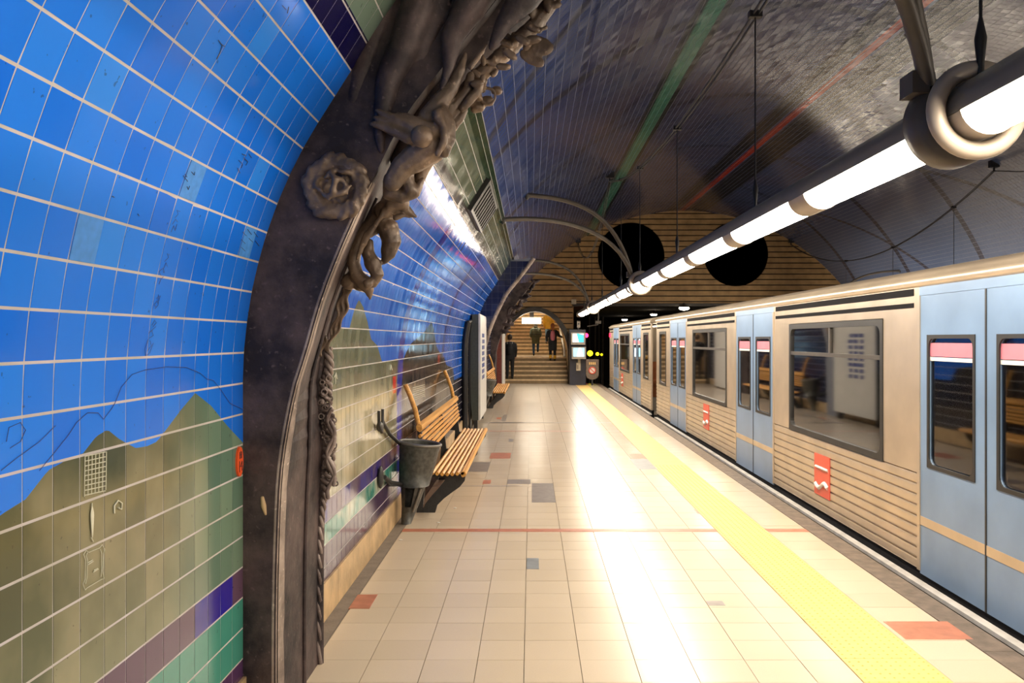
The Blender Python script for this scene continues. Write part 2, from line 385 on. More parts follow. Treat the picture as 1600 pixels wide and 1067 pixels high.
# ---------------------------------------------------------------- setting: walls and vault
TW, TH = .1274, .1294
def shell(pts, y0, y1, name, mat, th=.25):
    o = MB().strip(pts, 'y', y0, y1, th).build(name, mat); return tag(o, kind='structure')
backing = [(x, z) for x, z in PROF]
def offset_left(pts, d):
    o = []
    for i, p in enumerate(pts):
        q, r = pts[max(i-1, 0)], pts[min(i+1, len(pts)-1)]; dx, dz = r[0]-q[0], r[1]-q[1]; L = math.hypot(dx, dz)
        o.append((p[0]-dz/L*d, p[1]+dx/L*d))
    return o
low = offset_left(PROF, .0016)
ext = [(low[0][0], -.05)]+low
wallA = shell(ext, -10, 3.60, 'wall_left', M['grout'])
wallB = shell(ext, 4.2, 17.62, 'wall_left', M['grout'])
wallC = shell(ext, 18.2, 31.0, 'wall_left', M['grout_dark'])
tag(wallA, 'left wall of bright blue glazed tiles with an olive green mountain mural'); tag(wallB, 'left wall of glossy blue tiles with pale green and dark mountain silhouettes behind the bench')
tag(wallC, 'dark navy tiled left wall beyond the second arch')
def tile_matrix(s, Y, jit):
    x, z, tx, tz = prof(s)
    t = Vector((tx, 0, tz)); yv = Vector((0, 1, 0)); n = yv.cross(t)
    m = Matrix((( 0, t.x, n.x, x), (1, t.y, n.y, Y), (0, t.z, n.z, z), (0, 0, 0, 1)))
    return m @ Matrix.Rotation(R.gauss(0, jit), 4, 'X') @ Matrix.Rotation(R.gauss(0, jit), 4, 'Y')
gw, gh, tt = TW-.0054, TH-.0078, .006
tile_me = MB().box(-gw/2, gw/2, -gh/2, gh/2, -tt, .0).mesh('tile')
def wall_tiles(wall, ylist, mat, indiv, jit=.0018, sstart=.0404):
    me = tile_me.copy(); me.materials.clear(); me.materials.append(mat)
    st = MB(); rows = int((SMAX-sstart)/TH); n = 0
    bx = [Vector((x, y, z)) for z in (-tt, 0) for y in (-gh/2, gh/2) for x in (-gw/2, gw/2)]
    bf = [(4,5,7,6),(0,1,5,4),(2,6,7,3),(0,4,6,2),(1,3,7,5)]
    for Yc in ylist:
        for r in range(1, rows):
            s = sstart+(r+.5)*TH; m = tile_matrix(s, Yc, jit)
            if indiv(Yc, s) and n < 300:
                o = bpy.data.objects.new('tile', me); C.objects.link(o); o.matrix_world = m; o.parent = wall; n += 1
            else: st.add([m @ v for v in bx], bf)
    sa, sb = sstart+rows*TH, SMAX-.004
    for Yc in ylist:
        m0 = tile_matrix((sa+sb)/2, Yc, 0); st.add([m0 @ Vector((v.x, v.y/gh*(sb-sa-.004), v.z)) for v in bx], bf)
    o = st.build('tile', mat, wall, fix=False); o['kind'] = 'stuff'; return n
def visA(Y, s):
    x, z, _, _ = prof(s); 
    if Y < 1.85: return False
    u, v = 830+x*F/Y, 530-(z-H)*F/Y
    return u > -60 and -40 < v < 1100
wall_tiles(wallA, [3.524-TW*(k+.5) for k in range(60)], M['near'], visA)
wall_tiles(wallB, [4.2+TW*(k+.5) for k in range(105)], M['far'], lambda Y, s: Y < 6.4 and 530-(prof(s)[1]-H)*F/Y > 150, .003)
wall_tiles(wallC, [18.2+TW*(k+.5) for k in range(100)], M['navy'], lambda Y, s: False)
def arc(r, n=60, a=A0, b=PI-A0): return [(CX+r*math.cos(a+(b-a)*i/n), CZ+r*math.sin(a+(b-a)*i/n)) for i in range(n+1)]
vault = tag(MB().strip(arc(RV+.0022), 'y', -10, 31.3, .3).build('ceiling', M['grout_dark']), 'barrel vault lined with dark blue tiles, a green and a red stripe', kind='structure')
# vault tiles
v_idx = []; st = MB(); na = int(RV*(A0-(PI-A0))/TH); da = (A0-(PI-A0))/na
vs, fs = [], []
for j in range(int(29.2/TW)):
    Yc = 1.8+TW*(j+.5)
    for i in range(na):
        a = A0-da*(i+.5); ca, sa = math.cos(a), math.sin(a)
        P = Vector((CX+RV*ca, Yc, CZ+RV*sa)); n = Vector((-ca, 0, -sa)); t = Vector((-sa, 0, ca))
        j1, j2 = R.gauss(0, .0035), R.gauss(0, .0035); o = len(vs)
        for (p, q) in ((-1, -1), (1, -1), (1, 1), (-1, 1)):
            b = P+Vector((0, p*gw/2, 0))+t*(q*(TH-.0055)/2)+n*(p*j1*gw/2+q*j2*TH/2); vs.append(tuple(b))
        for k in range(4): vs.append(tuple(Vector(vs[o+k])-n*tt))
        fs.append((o, o+3, o+2, o+1))
        for k in range(4): fs.append((o+k, o+(k+1) % 4, o+4+(k+1) % 4, o+4+k))
st.v, st.f, st.sm = vs, fs, [False]*len(fs)
o = st.build('tile', M['vault'], vault, fix=False); o['kind'] = 'stuff'
# right wall (mirror of the left), back wall
rt = [(2*CX-x, z) for x, z in ext][::-1]
tag(shell(rt, -10, 31, 'wall_right', M['navy']), 'far right wall beyond the second track', kind='structure')
tag(MB().box(-2, 13.4, -10.3, -10, -1.3, 7).build('wall_back', M['navy']), kind='structure')

# ---------------------------------------------------------------- floor
fl = tag(MB().box(-1.6, 2.40, -10, 31, -.25, -.006).build('floor', M['grout_floor']), 'platform floor of cream square tiles', kind='structure')
FX = [-1.11, -.828, -.546, -.276, -.036, .25, .532, .814, 1.096, 1.378, 1.598]
FY0 = 4.002; FD = .2795
def ftile(x0, x1, y0, y1, g=.0035):
    b = MB(); z = 0
    return b.add([(x0+g/2, y0+g/2, z), (x1-g/2, y0+g/2, z), (x1-g/2, y1-g/2, z), (x0+g/2, y1-g/2, z),
                  (x0+g/2, y0+g/2, -.012), (x1-g/2, y0+g/2, -.012), (x1-g/2, y1-g/2, -.012), (x0+g/2, y1-g/2, -.012)],
                 [(0,1,2,3),(0,4,5,1),(1,5,6,2),(2,6,7,3),(3,7,4,0)])
cache = {}; stf = MB(); cnt = 0
for j in range(-5, 97):
    y0 = FY0+FD*j
    for i in list(range(len(FX)-1))+['r']:
        x0, x1 = (2.03, 2.385) if i == 'r' else (FX[i], FX[i+1])
        if -1 <= j <= 22 and cnt < 290:
            wd = round(x1-x0, 4)
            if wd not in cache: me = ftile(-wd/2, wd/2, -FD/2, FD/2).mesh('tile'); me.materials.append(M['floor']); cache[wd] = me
            o = bpy.data.objects.new('tile', cache[wd]); C.objects.link(o); o.location = ((x0+x1)/2, y0+FD/2, R.uniform(-.0006, .0006)); o.parent = fl; cnt += 1
        else:
            t = ftile(x0, x1, y0, min(y0+FD, 31)); stf.add(t.v, t.f)
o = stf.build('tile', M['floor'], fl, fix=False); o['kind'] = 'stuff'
def on_floor(u, v): Y = H*F/(v-530); return (u-830)*Y/F, Y
for (u0, u1, v0, v1, k) in [(766,798,707.5,716.5,'redtile'),(728,764,722,737,'greytile'),(831,866,755,785,'greytile'),(754.5,767,750,756,'redtile'),(793,829,749,756,'greytile'),
        (823,842,872,889,'bluetile'),(552,584,929,951,'redtile'),(1105,1131,939,946,'greytile'),(1397,1500,971,999,'redtile'),(1087,1097,795,803,'redtile'),
        (795,802,686,690,'greytile'),(766,822,659.5,661,'greytile'),(785,792,648,658,'greytile'),(776,783,652,655,'redtile'),(986,1018,709,716,'redtile'),(990,1020,717,733,'bluetile')]:
    xa, ya = on_floor(u0, v1); xb, yb = on_floor(u1, v0); xb = (u1-830)*((ya+yb)/2)/F; xa = (u0-830)*((ya+yb)/2)/F
    ftile(xa, xb, ya, yb, 0).build('inlay_tile', M[k], fl).location.z = .0012
for (xa, xb, yy, d, k) in [(-1.11, 1.595, 7.13, .11, 'redtile'), (2.035, 2.385, 7.13, .11, 'redtile'), (-1.11, 1.59, 16.4, .05, 'greytile'), (-1.11, 1.59, 14.9, .06, 'redtile'), (-1.11, -.1, 9.35, .03, 'greytile')]:
    ftile(xa, xb, yy, yy+d, 0).build('inlay_strip', M[k], fl).location.z = .0012
# yellow tactile strip with studs
ys = empty('tactile_strip', (1.815, 4, 0)); tag(ys, 'long yellow tactile warning strip with small studs along the platform edge', 'tactile strip')
k = 0
for j in range(-3, 87):
    y0 = FY0+FD*1.07*j*1.0
    if y0+.299 > 30.6: break
    b = MB().box(1.60, 2.028, y0, y0+.296, -.012, .0015); o = b.build('tactile_tile', M['yellow'], ys)
st = MB()
for j in range(0, 150):
    for i in range(9):
        x, y = 1.625+.0475*i, 3.4+.05*j
        st.add([(x-.009, y, .001), (x, y-.009, .001), (x+.009, y, .001), (x, y+.009, .001), (x, y, .006)], [(0,1,4),(1,2,4),(2,3,4),(3,0,4)])
o = st.build('stud', M['ydot'], ys, fix=False); o['kind'] = 'stuff'; reparent_world(ys)
# gutter, skirting, coping
tag(MB().box(-1.215, -1.118, -10, 31, -.03, -.002).build('trim_1', M['gutter']), 'worn grey stone gutter strip at the foot of the left wall', kind='structure')
tag(MB().box(-1.118, -1.110, -10, 31, -.03, -.010).build('trim_4', M['black']), kind='structure')
sk = tag(MB().box(-1.228, -1.218, -10, 31, 0, .2).build('baseboard_left', M['grout']), 'ochre stone skirting along the left wall', kind='structure')
for j in range(26): 
    y0 = 3.0+1.1*j
    if y0 < 31: MB().box(-1.22, -1.206, y0+.002, min(y0+1.098, 31), .0, .222).build('skirting_slab', M['skirt'], sk)
cp = tag(MB().box(2.388, 2.555, -10, 31, -.3, -.004).build('trim_2', M['gutter']), 'brown stone coping along the platform edge', kind='structure')
for j in range(30):
    y0 = 2.4+1.0*j
    if y0 < 31: MB().box(2.39, 2.56, y0+.002, min(y0+.998, 31), -.02, .001).build('coping_stone', M['coping'], cp)
tag(MB().box(2.40, 2.55, -10, 31, -1.2, -.3).build('trim_3', M['dark']), 'dark platform face below the coping', kind='structure')
tag(MB().box(2.3, 12.7, -10, 60, -1.4, -1.2).build('floor', M['track']), 'dark ballast bed of the tracks', kind='structure')
tag(MB().box(8.85, 12.7, -10, 31, -1.2, 0).build('floor', M['floor']), 'platform floor on the far side of the tracks', kind='structure')

# ---------------------------------------------------------------- end wall
EY = 31.0
ew = tag(MB().box(-3, -1.35, EY+.08, EY+.4, -.2, 7).box(9.95, 14.5, EY+.08, EY+.4, -1.3, 7).build('wall_end', M['joint']), 'end wall of tan stone courses under the vault', kind='structure')
AX, AW, AZ0, AZ1 = .14, 1.24, 1.0, 2.68      # stair arch
FANS = [(3.72, 4.75, 1.24), (7.62, 4.82, 1.2)]
LINT = 2.98
def intervals(z):
    iv = [(max(-1.3, CX-math.sqrt(max(0, (RV+.1)**2-(z-CZ)**2))), min(12.9, CX+math.sqrt(max(0, (RV+.1)**2-(z-CZ)**2))))] if (z-CZ) < RV else []
    cuts = []
    for fx, fz, fr in FANS:
        if abs(z-fz) < fr-.04: d = math.sqrt((fr-.04)**2-(z-fz)**2); cuts.append((fx-d, fx+d))
    if z < AZ1+.05:
        zz = max(0, (z-AZ0)/(AZ1+.05-AZ0)); d = (AW+.05)*math.sqrt(max(0, 1-zz*zz)) if z > AZ0 else AW+.05; cuts.append((AX-d, AX+d))
    if z < LINT: cuts.append((1.55, 9.9))
    for c0, c1 in cuts:
        o = []
        for a, b in iv:
            if c1 <= a or c0 >= b: o.append((a, b)); continue
            if a < c0: o.append((a, c0))
            if c1 < b: o.append((c1, b))
        iv = o
    return [(a, b) for a, b in iv if b-a > .03]
def clip_band(mb, z0, z1, y0, y1, sub=4):
    for k in range(sub):
        a, b = z0+(z1-z0)*k/sub, z0+(z1-z0)*(k+1)/sub
        A, B = intervals(a+1e-4), intervals(b-1e-4)
        if len(A) != len(B): mid = intervals((a+b)/2); A = B = mid
        for (p, q), (r, s) in zip(A, B): mb.prism([(p, a), (q, a), (s, b), (r, b)], 'y', y0, y1)
PIT = .205; z = .0; row = 0
while z < 6.5:
    m = MB(); ztop = min(z+PIT-.04, 6.46); clip_band(m, z, ztop, EY-R.uniform(0, .02), EY+.12)
    if m.f: m.build('stone_course', M['stone'], ew)
    z += PIT; row += 1
m = MB(); z = 0
while z < 6.45: clip_band(m, z, z+.2, EY+.05, EY+.35, 6); z += .2
m.build('joint_bed', M['joint'], ew)
for i, (fx, fz, fr) in enumerate(FANS):
    e = empty('round_vent', (fx, EY, fz)); tag(e, ['large round dark opening in the stone end wall, left of the two', 'large round dark opening in the stone end wall, right one behind the light tube'][i], 'vent', 'round openings in the end wall')
    MB().lathe([(fr, -.03), (fr, .6), (fr-.05, .6), (fr-.05, -.03), (fr, -.03)], (fx, EY, fz), 48, 'y').build('rim', M['rim'], e)
    MB().lathe([(fr-.04, .25), (fr-.04, .3)], (fx, EY, fz), 48, 'y').build('backing_disc', M['fan'], e)
    reparent_world(e)
# stair passage
def archpts(ax, aw, z0, z1, n=20): return [(ax+aw*math.cos(PI*k/n), z0+(z1-z0)*math.sin(PI*k/n)) for k in range(n+1)]
pf = empty('arch_frame', (AX, EY-.05, 0)); tag(pf, 'dark arched frame around the stairway opening', 'arch')
inn = [(AX+AW, 0)]+archpts(AX, AW, AZ0, AZ1)+[(AX-AW, 0)]
MB().strip(inn, 'y', EY-.15, EY+.1, -.17).build('surround', M['pframe'], pf)
MB().strip([(x, z) for x, z in inn], 'y', EY-.13, EY+.5, -.02).build('metal_lining', M['pmetal'], pf); reparent_world(pf)
ps = MB(); n = 12
pwall = [(AX+AW+.02, -.2), (AX+AW+.02, 9)]
tag(MB().box(AX+AW+.01, AX+AW+.2, EY+.1, 48, -.2, 9).build('wall_stair_right', M['stone']), kind='structure')
tag(MB().box(AX-AW-.2, AX-AW-.01, EY+.1, 48, -.2, 9).build('wall_stair_left', M['stone']), kind='structure')
def stair_z(y): return .96 if y < 36.6 else .96+(y-36.6)*.533
cpts = [(EY+.3, 2.75), (36, 3.2), (41, 5.2), (48, 8.9)]
tag(MB().strip([(y, z) for y, z in cpts], 'x', AX-AW-.2, AX+AW+.2, .2).build('ceiling_stair', M['stone']), kind='structure')
tag(MB().box(AX-AW-.2, AX+AW+.2, 48, 48.2, 5, 9).build('wall_stair_end', M['stone']), kind='structure')
stair = empty('staircase', (AX, EY, 0)); tag(stair, 'broad tan stone staircase rising through the arch at the platform end', 'staircase')
SR, ST = .16, .31
def step(y0, y1, z0, z1):
    MB().box(AX-AW+.01, AX+AW-.01, y0, y1, z0-.15, z1).build('step', M['stair'], stair)
    MB().box(AX-AW+.01, AX+AW-.01, y0-.025, y0+.06, z1-.06, z1+.002).build('nosing', M['nosing'], stair)
for k in range(6): step(EY+ST*k, EY+ST*(k+1) if k < 5 else 36.6, SR*k, SR*(k+1))
for k in range(30): step(36.6+.3*k, 36.6+.3*(k+1), .96+SR*k, .96+SR*(k+1))
reparent_world(stair)
hr = empty('handrail', (AX+AW-.08, 32.4, 1.0)); tag(hr, 'brass handrail on the right side of the staircase', 'handrail')
MB().tube([(AX+AW-.09, 32.2, .98), (AX+AW-.09, 32.3, 1.25), (AX+AW-.09, 36.6, 2.0), (AX+AW-.09, 42, 4.8)], .045, 8).build('rail', M['casewh'], hr)
for y, z in ((32.3, 1.2), (35, 1.7), (39, 3.2)): MB().tube([(AX+AW-.09, y, z), (AX+AW, y, z)], .012, 6).build('rail_bracket', M['iron'], hr)
reparent_world(hr)
# hanging lit sign
sg = empty('hanging_lit_sign', (.02, 30.9, 2.4)); tag(sg, 'small glowing white sign hanging in the top of the stair arch', 'sign')
MB().box(-.34, .36, 31.3, 31.42, 2.24, 2.46).build('light_panel', em('sign_glow', (1, .9, .72), 7), sg); MB().box(-.36, .38, 31.42, 31.46, 2.22, 2.48).build('sign_case', M['pframe'], sg)
MB().box(-.06, .10, 31.36, 31.44, 2.48, 2.7).build('hanger', M['pframe'], sg); reparent_world(sg)
for i, (y, z) in enumerate(((34.5, 2.95), (38.5, 4.0), (42.5, 5.8))):  # unseen lamps added to brighten the stairway
    cl = MB().box(-.5, .8, y, y+.14, z-.03, z+.02).build('stair_fill_light', em('stair_glow', (1, .88, .66), 26)); tag(cl, ['added unseen light strip over the stairway, nearest the arch', 'added unseen light strip halfway up the stairway', 'added unseen light strip over the top of the stairway'][i], 'added light', 'added lights above the staircase')
# tunnel
tag(MB().box(1.55, 9.9, 58, 58.3, -1.2, 3.0).build('wall_tunnel_end', M['dark']), kind='structure'); tag(MB().box(1.4, 1.55, EY+.36, 58, -1.2, 3.0).build('wall_tunnel_left', M['dark']), kind='structure')
tag(MB().box(9.9, 10.1, EY+.36, 58, -1.2, 3.0).build('wall_tunnel_right', M['dark']), kind='structure'); tag(MB().box(1.4, 10.1, EY+.36, 58, 3.0, 3.2).build('ceiling_tunnel', M['dark']), kind='structure')
tag(MB().box(1.56, 9.9, EY-.06, EY+.36, 2.88, 2.98).build('trim_5', M['pframe']), 'steel lintel over the tunnel mouth', kind='structure')
for i, (x, y, r) in enumerate(((5.66, 30.8, .16), (5.7, 38.7, .13), (5.5, 49, .14))):
    e = empty('tunnel_light', (x, y, 2.88)); tag(e, ['bright oval lamp under the lintel just above the train', 'small lamp inside the tunnel mouth, middle of three', 'small round lamp deepest inside the tunnel'][i], 'lamp')
    MB().ball((x, y, 2.80), r, 12, 8, (1.2, 1.2, .5)).build('diffuser', em('bulkhead_glow', (1, .85, .65), 12), e)
    MB().lathe([(r*1.1, 2.82), (r*1.1, 2.89), (.05, 2.89), (.05, 3.0)], (x, y, 0), 14).build('fitting', M['pframe'], e); reparent_world(e)
def glow_lamp(name, p, r, col, s, label):
    e = empty(name, p); tag(e, label, 'signal lamp')
    M2 = em(name+'_glow', col, s); MB().lathe([(0.01, -.02), (r*.8, -.02), (r, .0), (r, .03)], p, 14, 'y').build('lens', M2, e)
    MB().lathe([(r*1.15, .03), (r*1.15, .12), (.02, .12)], p, 12, 'y').build('housing', M['black'], e)
    MB().box(p[0]-.015, p[0]+.015, p[1]+.08, p[1]+.11, -1.2, p[2]).build('post', M['black'], e); reparent_world(e)
glow_lamp('signal_lamp', at(916, 524, 38), .10, (1, .02, .08), 4, 'red signal lamp beside the upper monitor at the tunnel mouth')
glow_lamp('signal_lamp', at(922, 552, 42), .14, (1, .8, .01), 2.5, 'yellow lamp just right of the lower monitor')
glow_lamp('signal_lamp', at(933.5, 553, 45.5), .09, (1, .8, .01), 2.5, 'narrow yellow lamp, second one right of the lower monitor')
glow_lamp('signal_lamp', at(940, 554, 44), .07, (1, .8, .01), .8, 'faint yellow lamp nearest the train in the tunnel')
for i, (u, rr) in enumerate(((921, .03), (930, .04), (936, .02), (942, .04))):
    p = at(u, 530, 46); o = MB().tube([(p.x, p.y, -1.2), (p.x, p.y, 2.9)], rr, 8).build('tunnel_pipe', M['yellow'] if 0 else M['coping']); tag(o, ['thin vertical pipe leftmost in the tunnel, beside the monitors', 'thick vertical pipe behind the gap between the yellow lamps', 'thinnest vertical pipe in the tunnel, behind the narrow yellow lamp', 'thick vertical pipe nearest the train end'][i], 'pipe', 'pipes in the tunnel mouth')
# ---------------------------------------------------------------- pillar, monitors, sign
pl = MB().box(1.39, 1.96, 29.95, 30.6, -.0, 2.0).build('pillar', M['pillar']); tag(pl, 'dark navy square pillar between stairway and tunnel', 'pillar')
for i, (u0, u1, v0, v1, lab) in enumerate(((892.5, 914.5, 519.5, 538.5, 'grey platform monitor showing blue track view, upper of two on the pillar'), (893.5, 915.5, 542, 561, 'grey platform monitor with pale blue picture, lower of two on the pillar'))):
    Yd = 29.55; a, b = at(u0, v1, Yd), at(u1, v0, Yd); e = empty('monitor', (a+b)/2); tag(e, lab, 'monitor')
    w_, h_ = b.x-a.x, b.z-a.z; f = .055
    m = MB().box(a.x, a.x+f, Yd, Yd+.3, a.z, b.z).box(b.x-f, b.x, Yd, Yd+.3, a.z, b.z).box(a.x+f, b.x-f, Yd, Yd+.3, b.z-.04, b.z).box(a.x+f, b.x-f, Yd, Yd+.3, a.z, a.z+.09).box(a.x+f, b.x-f, Yd+.1, Yd+.35, a.z+.05, b.z-.03)
    m.build('shell', M['monitor'], e)
    x0, x1, z0, z1 = a.x+f, b.x-f, a.z+.09, b.z-.04
    MB().box(x0, x1, Yd+.03, Yd+.06, z0, z1).build('screen', em('screen_blue', (.06, .42, .75) if i == 0 else (.25, .7, .95), 1.3), e)
    q = MB()
    if i == 0: q.prism([(x0, z0), (x0+.55*(x1-x0), z0), (x0+.36*(x1-x0), z1), (x0, z1)], 'y', Yd+.024, Yd+.03); q.prism([(x0+.55*(x1-x0), z1), (x1, z1-.05), (x1, z1)], 'y', Yd+.024, Yd+.03)
    else: q.prism([(x0+.3*(x1-x0), z0), (x1-.02, z0), (x1-.12, z1), (x0+.5*(x1-x0), z1)], 'y', Yd+.024, Yd+.03)
    q.build('platform_image', em('screen_white', (.85, .97, 1), 1.4), e)
    MB().box((a.x+b.x)/2-.05, (a.x+b.x)/2+.05, Yd+.3, 29.97, (a.z+b.z)/2-.05, (a.z+b.z)/2+.05).build('wall_arm', M['black'], e); reparent_world(e)
a = at(904, 579, 29.8); e = empty('help_phone', a); tag(e, 'small beige call box on the pillar under the monitors', 'call box')
MB().box(a.x-.08, a.x+.07, 29.78, 29.95, a.z, a.z+.28).build('housing', M['beige'], e); MB().box(a.x-.02, a.x+.07, 29.8, 29.95, a.z+.28, a.z+.42).build('cover', M['beige'], e)
MB().box(a.x-.06, a.x-.01, 29.765, 29.78, a.z+.05, a.z+.2).build('handset', M['gutter'], e); reparent_world(e)
a = at(904, 515, 29.8); e = empty('security_camera', a); tag(e, 'pale security camera standing on top of the pillar above the monitors', 'camera')
MB().box(a.x-.055, a.x+.055, 29.7, 29.9, 2.06, 2.30).build('housing', M['monitor'], e); MB().box(a.x-.03, a.x+.03, 29.85, 30.05, 2.0, 2.07).build('mount', M['black'], e)
MB().lathe([(.03, -.02), (.035, .02)], (a.x, 29.69, 2.2), 12, 'y').build('lens', M['black'], e); reparent_world(e)
a = at(930, 507, 31.5); e = empty('security_camera', a); tag(e, 'grey camera on a horizontal arm at the tunnel mouth', 'camera')
MB().tube([(a.x-.3, 31.5, a.z-.07), (a.x+.1, 31.5, a.z), (a.x+.12, 31.5, a.z+.3)], .025).build('bracket', M['monitor'], e); MB().box(a.x, a.x+.22, 31.4, 31.6, a.z+.03, a.z+.14).build('housing', M['monitor'], e)
MB().tube([(a.x+.12, 31.5, a.z+.3), (a.x+.12, 31.5, 3.02)], .02).build('drop_rod', M['monitor'], e); reparent_world(e)
a = at(896.5, 471.5, 30.95); b = MB().box(a.x-.09, a.x+.09, 30.93, 30.985, a.z-.09, a.z+.09).build('junction_box', M['beige']); tag(b, 'small pale square plate high on the stone wall beside the lamp tube end', 'plate')
# no entry board
a = at(925.5, 577, 29.9); e = empty('warning_board', (a.x, 29.9, 0)); tag(e, 'rounded dark warning board with red no-entry ring beside the tunnel', 'sign')
w_, z0, z1 = .23, a.z-.36, a.z+.36
pts = [(a.x-w_, z1), (a.x-w_, z0+.16), (a.x-w_+.05, z0+.05), (a.x-w_+.15, z0), (a.x+w_-.15, z0), (a.x+w_-.05, z0+.05), (a.x+w_, z0+.16), (a.x+w_, z1)]
MB().prism(pts, 'y', 29.9, 29.94).build('board', M['monitor'] if 0 else M['coping'], e)
MB().torus((a.x, 29.89, a.z-.04), .115, .02, 'y').build('red_ring', M['redlogo'], e); MB().tube([(a.x-.08, 29.89, a.z+.04), (a.x+.08, 29.89, a.z-.12)], .016, 6).build('red_bar', M['redlogo'], e)
MB().lathe([(.1, .0), (.1, .004)], (a.x, 29.893, a.z-.04), 20, 'y').build('white_disc', M['white'], e)
m = MB()
for k in range(4): m.box(a.x-.12+k*.065, a.x-.075+k*.065, 29.892, 29.9, a.z+.17, a.z+.26)
m.build('yellow_lettering', M['yellow'], e); MB().box(a.x-.03, a.x+.03, 29.92, 29.96, 0, z0+.1).build('post', M['black'], e); reparent_world(e)

# ---------------------------------------------------------------- arched ribs
IN = [(-1.083,0),(-1.083,.4),(-1.077,.756),(-1.059,1.11),(-1.005,1.42),(-.95,1.60),(-.885,1.827),(-.79,2.07),(-.665,2.34),(-.53,2.60),(-.35,2.834),(-.15,3.084),(.06,3.37)]
INC = catmull(IN, 6)
def rib_outline(ztop, topz_clip=True):
    inner = [p for p in INC if p[1] <= ztop]
    outer = [(x-.02, z) for x, z in PROF if z <= ztop]
    if ztop > 3.4:
        a = A0
        while CZ+(RV)*math.sin(a) < ztop: a -= .01; outer.append((CX+RV*math.cos(a)-.01, CZ+RV*math.sin(a)))
    return inner, outer
def back(z): t = max(0, min(1, (z-1.05)/.55)); return .11*t*t*(3-2*t)
def rib(y0, y1, ztop, mat, matrev, label, facetiles=False):
    first = y0 < 5
    e = empty('arched_rib', (-1.15, y0, 0)); tag(e, label, 'arched rib', 'arched ribs along the left wall')
    inner, outer = rib_outline(ztop)
    n = 40   # resample both to quads
    def resample(p, n):
        L = [0]
        for i in range(1, len(p)): L.append(L[-1]+math.dist(p[i-1], p[i]))
        o = []
        for k in range(n+1):
            s = L[-1]*k/n; i = 0
            while i < len(p)-2 and L[i+1] < s: i += 1
            t = (s-L[i])/max(1e-9, L[i+1]-L[i]); o.append((p[i][0]+(p[i+1][0]-p[i][0])*t, p[i][1]+(p[i+1][1]-p[i][1])*t))
        return o
    I, O = resample(inner, n), resample(outer, n); b = MB(); vs = []
    for y in (y0, y1):
        for p in O: vs.append((p[0], y, p[1]))
        for p in I: vs.append((p[0]-(back(p[1]) if y > y0 else 0), y, p[1]))
    N = n+1; fs = []
    for i in range(n):
        fs += [(i, i+1, N+i+1, N+i), (2*N+i, 3*N+i, 3*N+i+1, 2*N+i+1), (N+i, N+i+1, 3*N+i+1, 3*N+i), (i, 2*N+i, 2*N+i+1, i+1)]
    fs += [(n, 2*N+n, 3*N+n, N+n), (0, N, 3*N, 2*N)]
    b.add(vs, fs); b.build('rib_body', mat, e)
    m = MB().tube([(p[0]-.012, y0+.012, p[1]) for p in I if p[1] < 2.36 or not first], .014, 8); m.build('edge_bead', matrev, e)
    MB().tube([(p[0], y0-.001, p[1]) for p in O if p[1] < 3.3][::1], .010, 6).build('wall_bead', matrev, e)
    return e, I, O
RY0, RY1 = 3.524, 4.25
rib1, I1, O1 = rib(RY0, RY1, 3.95, M['bronze'], M['bronze_edge'], 'massive dark bronze arched rib with sculpted figures, nearest the camera')
# chamfer strip on the reveal, worn bronze with its highlight put into the colour
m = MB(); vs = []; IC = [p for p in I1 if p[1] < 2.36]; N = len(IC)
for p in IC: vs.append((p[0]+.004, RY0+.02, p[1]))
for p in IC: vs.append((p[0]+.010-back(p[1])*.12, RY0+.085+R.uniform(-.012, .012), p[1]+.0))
m.add(vs, [(i, i+1, N+i+1, N+i) for i in range(N-1)], True); m.build('worn_lit_chamfer', M['bronze_edge'], rib1)
# far edge band on reveal
MB().tube([(p[0]+.004-back(p[1]), RY1-.01, p[1]) for p in I1], .022, 8).build('edge_bead', M['bronze'], rib1)
# --- rose medallion
c = at(526, 293, 3.50); m = MB().torus(c, .098, .034, 'y', 28, 10).lathe([(.1, .0), (.1, .05)], (c.x, c.y-.01, c.z), 20, 'y')
for k in range(16):
    a = k*2*PI/16; p = c+Vector((math.cos(a)*.112, -.014, math.sin(a)*.112)); m.ball(p, .034+.006*(k % 3), 8, 6, (1.25, .6, .6), Matrix.Rotation(-a+1.1, 3, 'Y'))
for k in range(7):      # curled petals spiralling inwards
    a = k*2*PI*.38+.5; rr_ = .075-.009*k
    m.torus((0, 0, 0), .040-.002*k, .012, 'y', 12, 6, M=Matrix.Translation(c+Vector((math.cos(a)*rr_*.62, -.030-.004*k, math.sin(a)*rr_*.62))) @ Matrix.Rotation(-a, 4, 'Y') @ Matrix.Rotation(.5, 4, 'X'), closed=False, a0=-1.7, a1=1.7)
m.chain([(*(c+Vector((-.015, -.055, .065))), .006), (*(c+Vector((.012, -.075, .02))), .014), (*(c+Vector((.0, -.07, -.03))), .013), (*(c+Vector((-.02, -.055, -.06))), .005)])
m.chain([(*(c+Vector((.0, -.06, -.045))), .010), (*(c+Vector((.04, -.06, -.03))), .014), (*(c+Vector((.07, -.05, .0))), .006)])
organic(m, 'rose_medallion', M['bronze_fig'], rib1, .006, 2, .010, .03)
BULK = [1.0]
def ch(m, pts, Y, n=10):   # chain through photo measurements (u, v, radius in px[, dY])
    m.chain([(*at(p[0], p[1], Y+(p[3] if len(p) > 3 else 0)), p[2]*BULK[0]*Y/F) for p in pts], n)
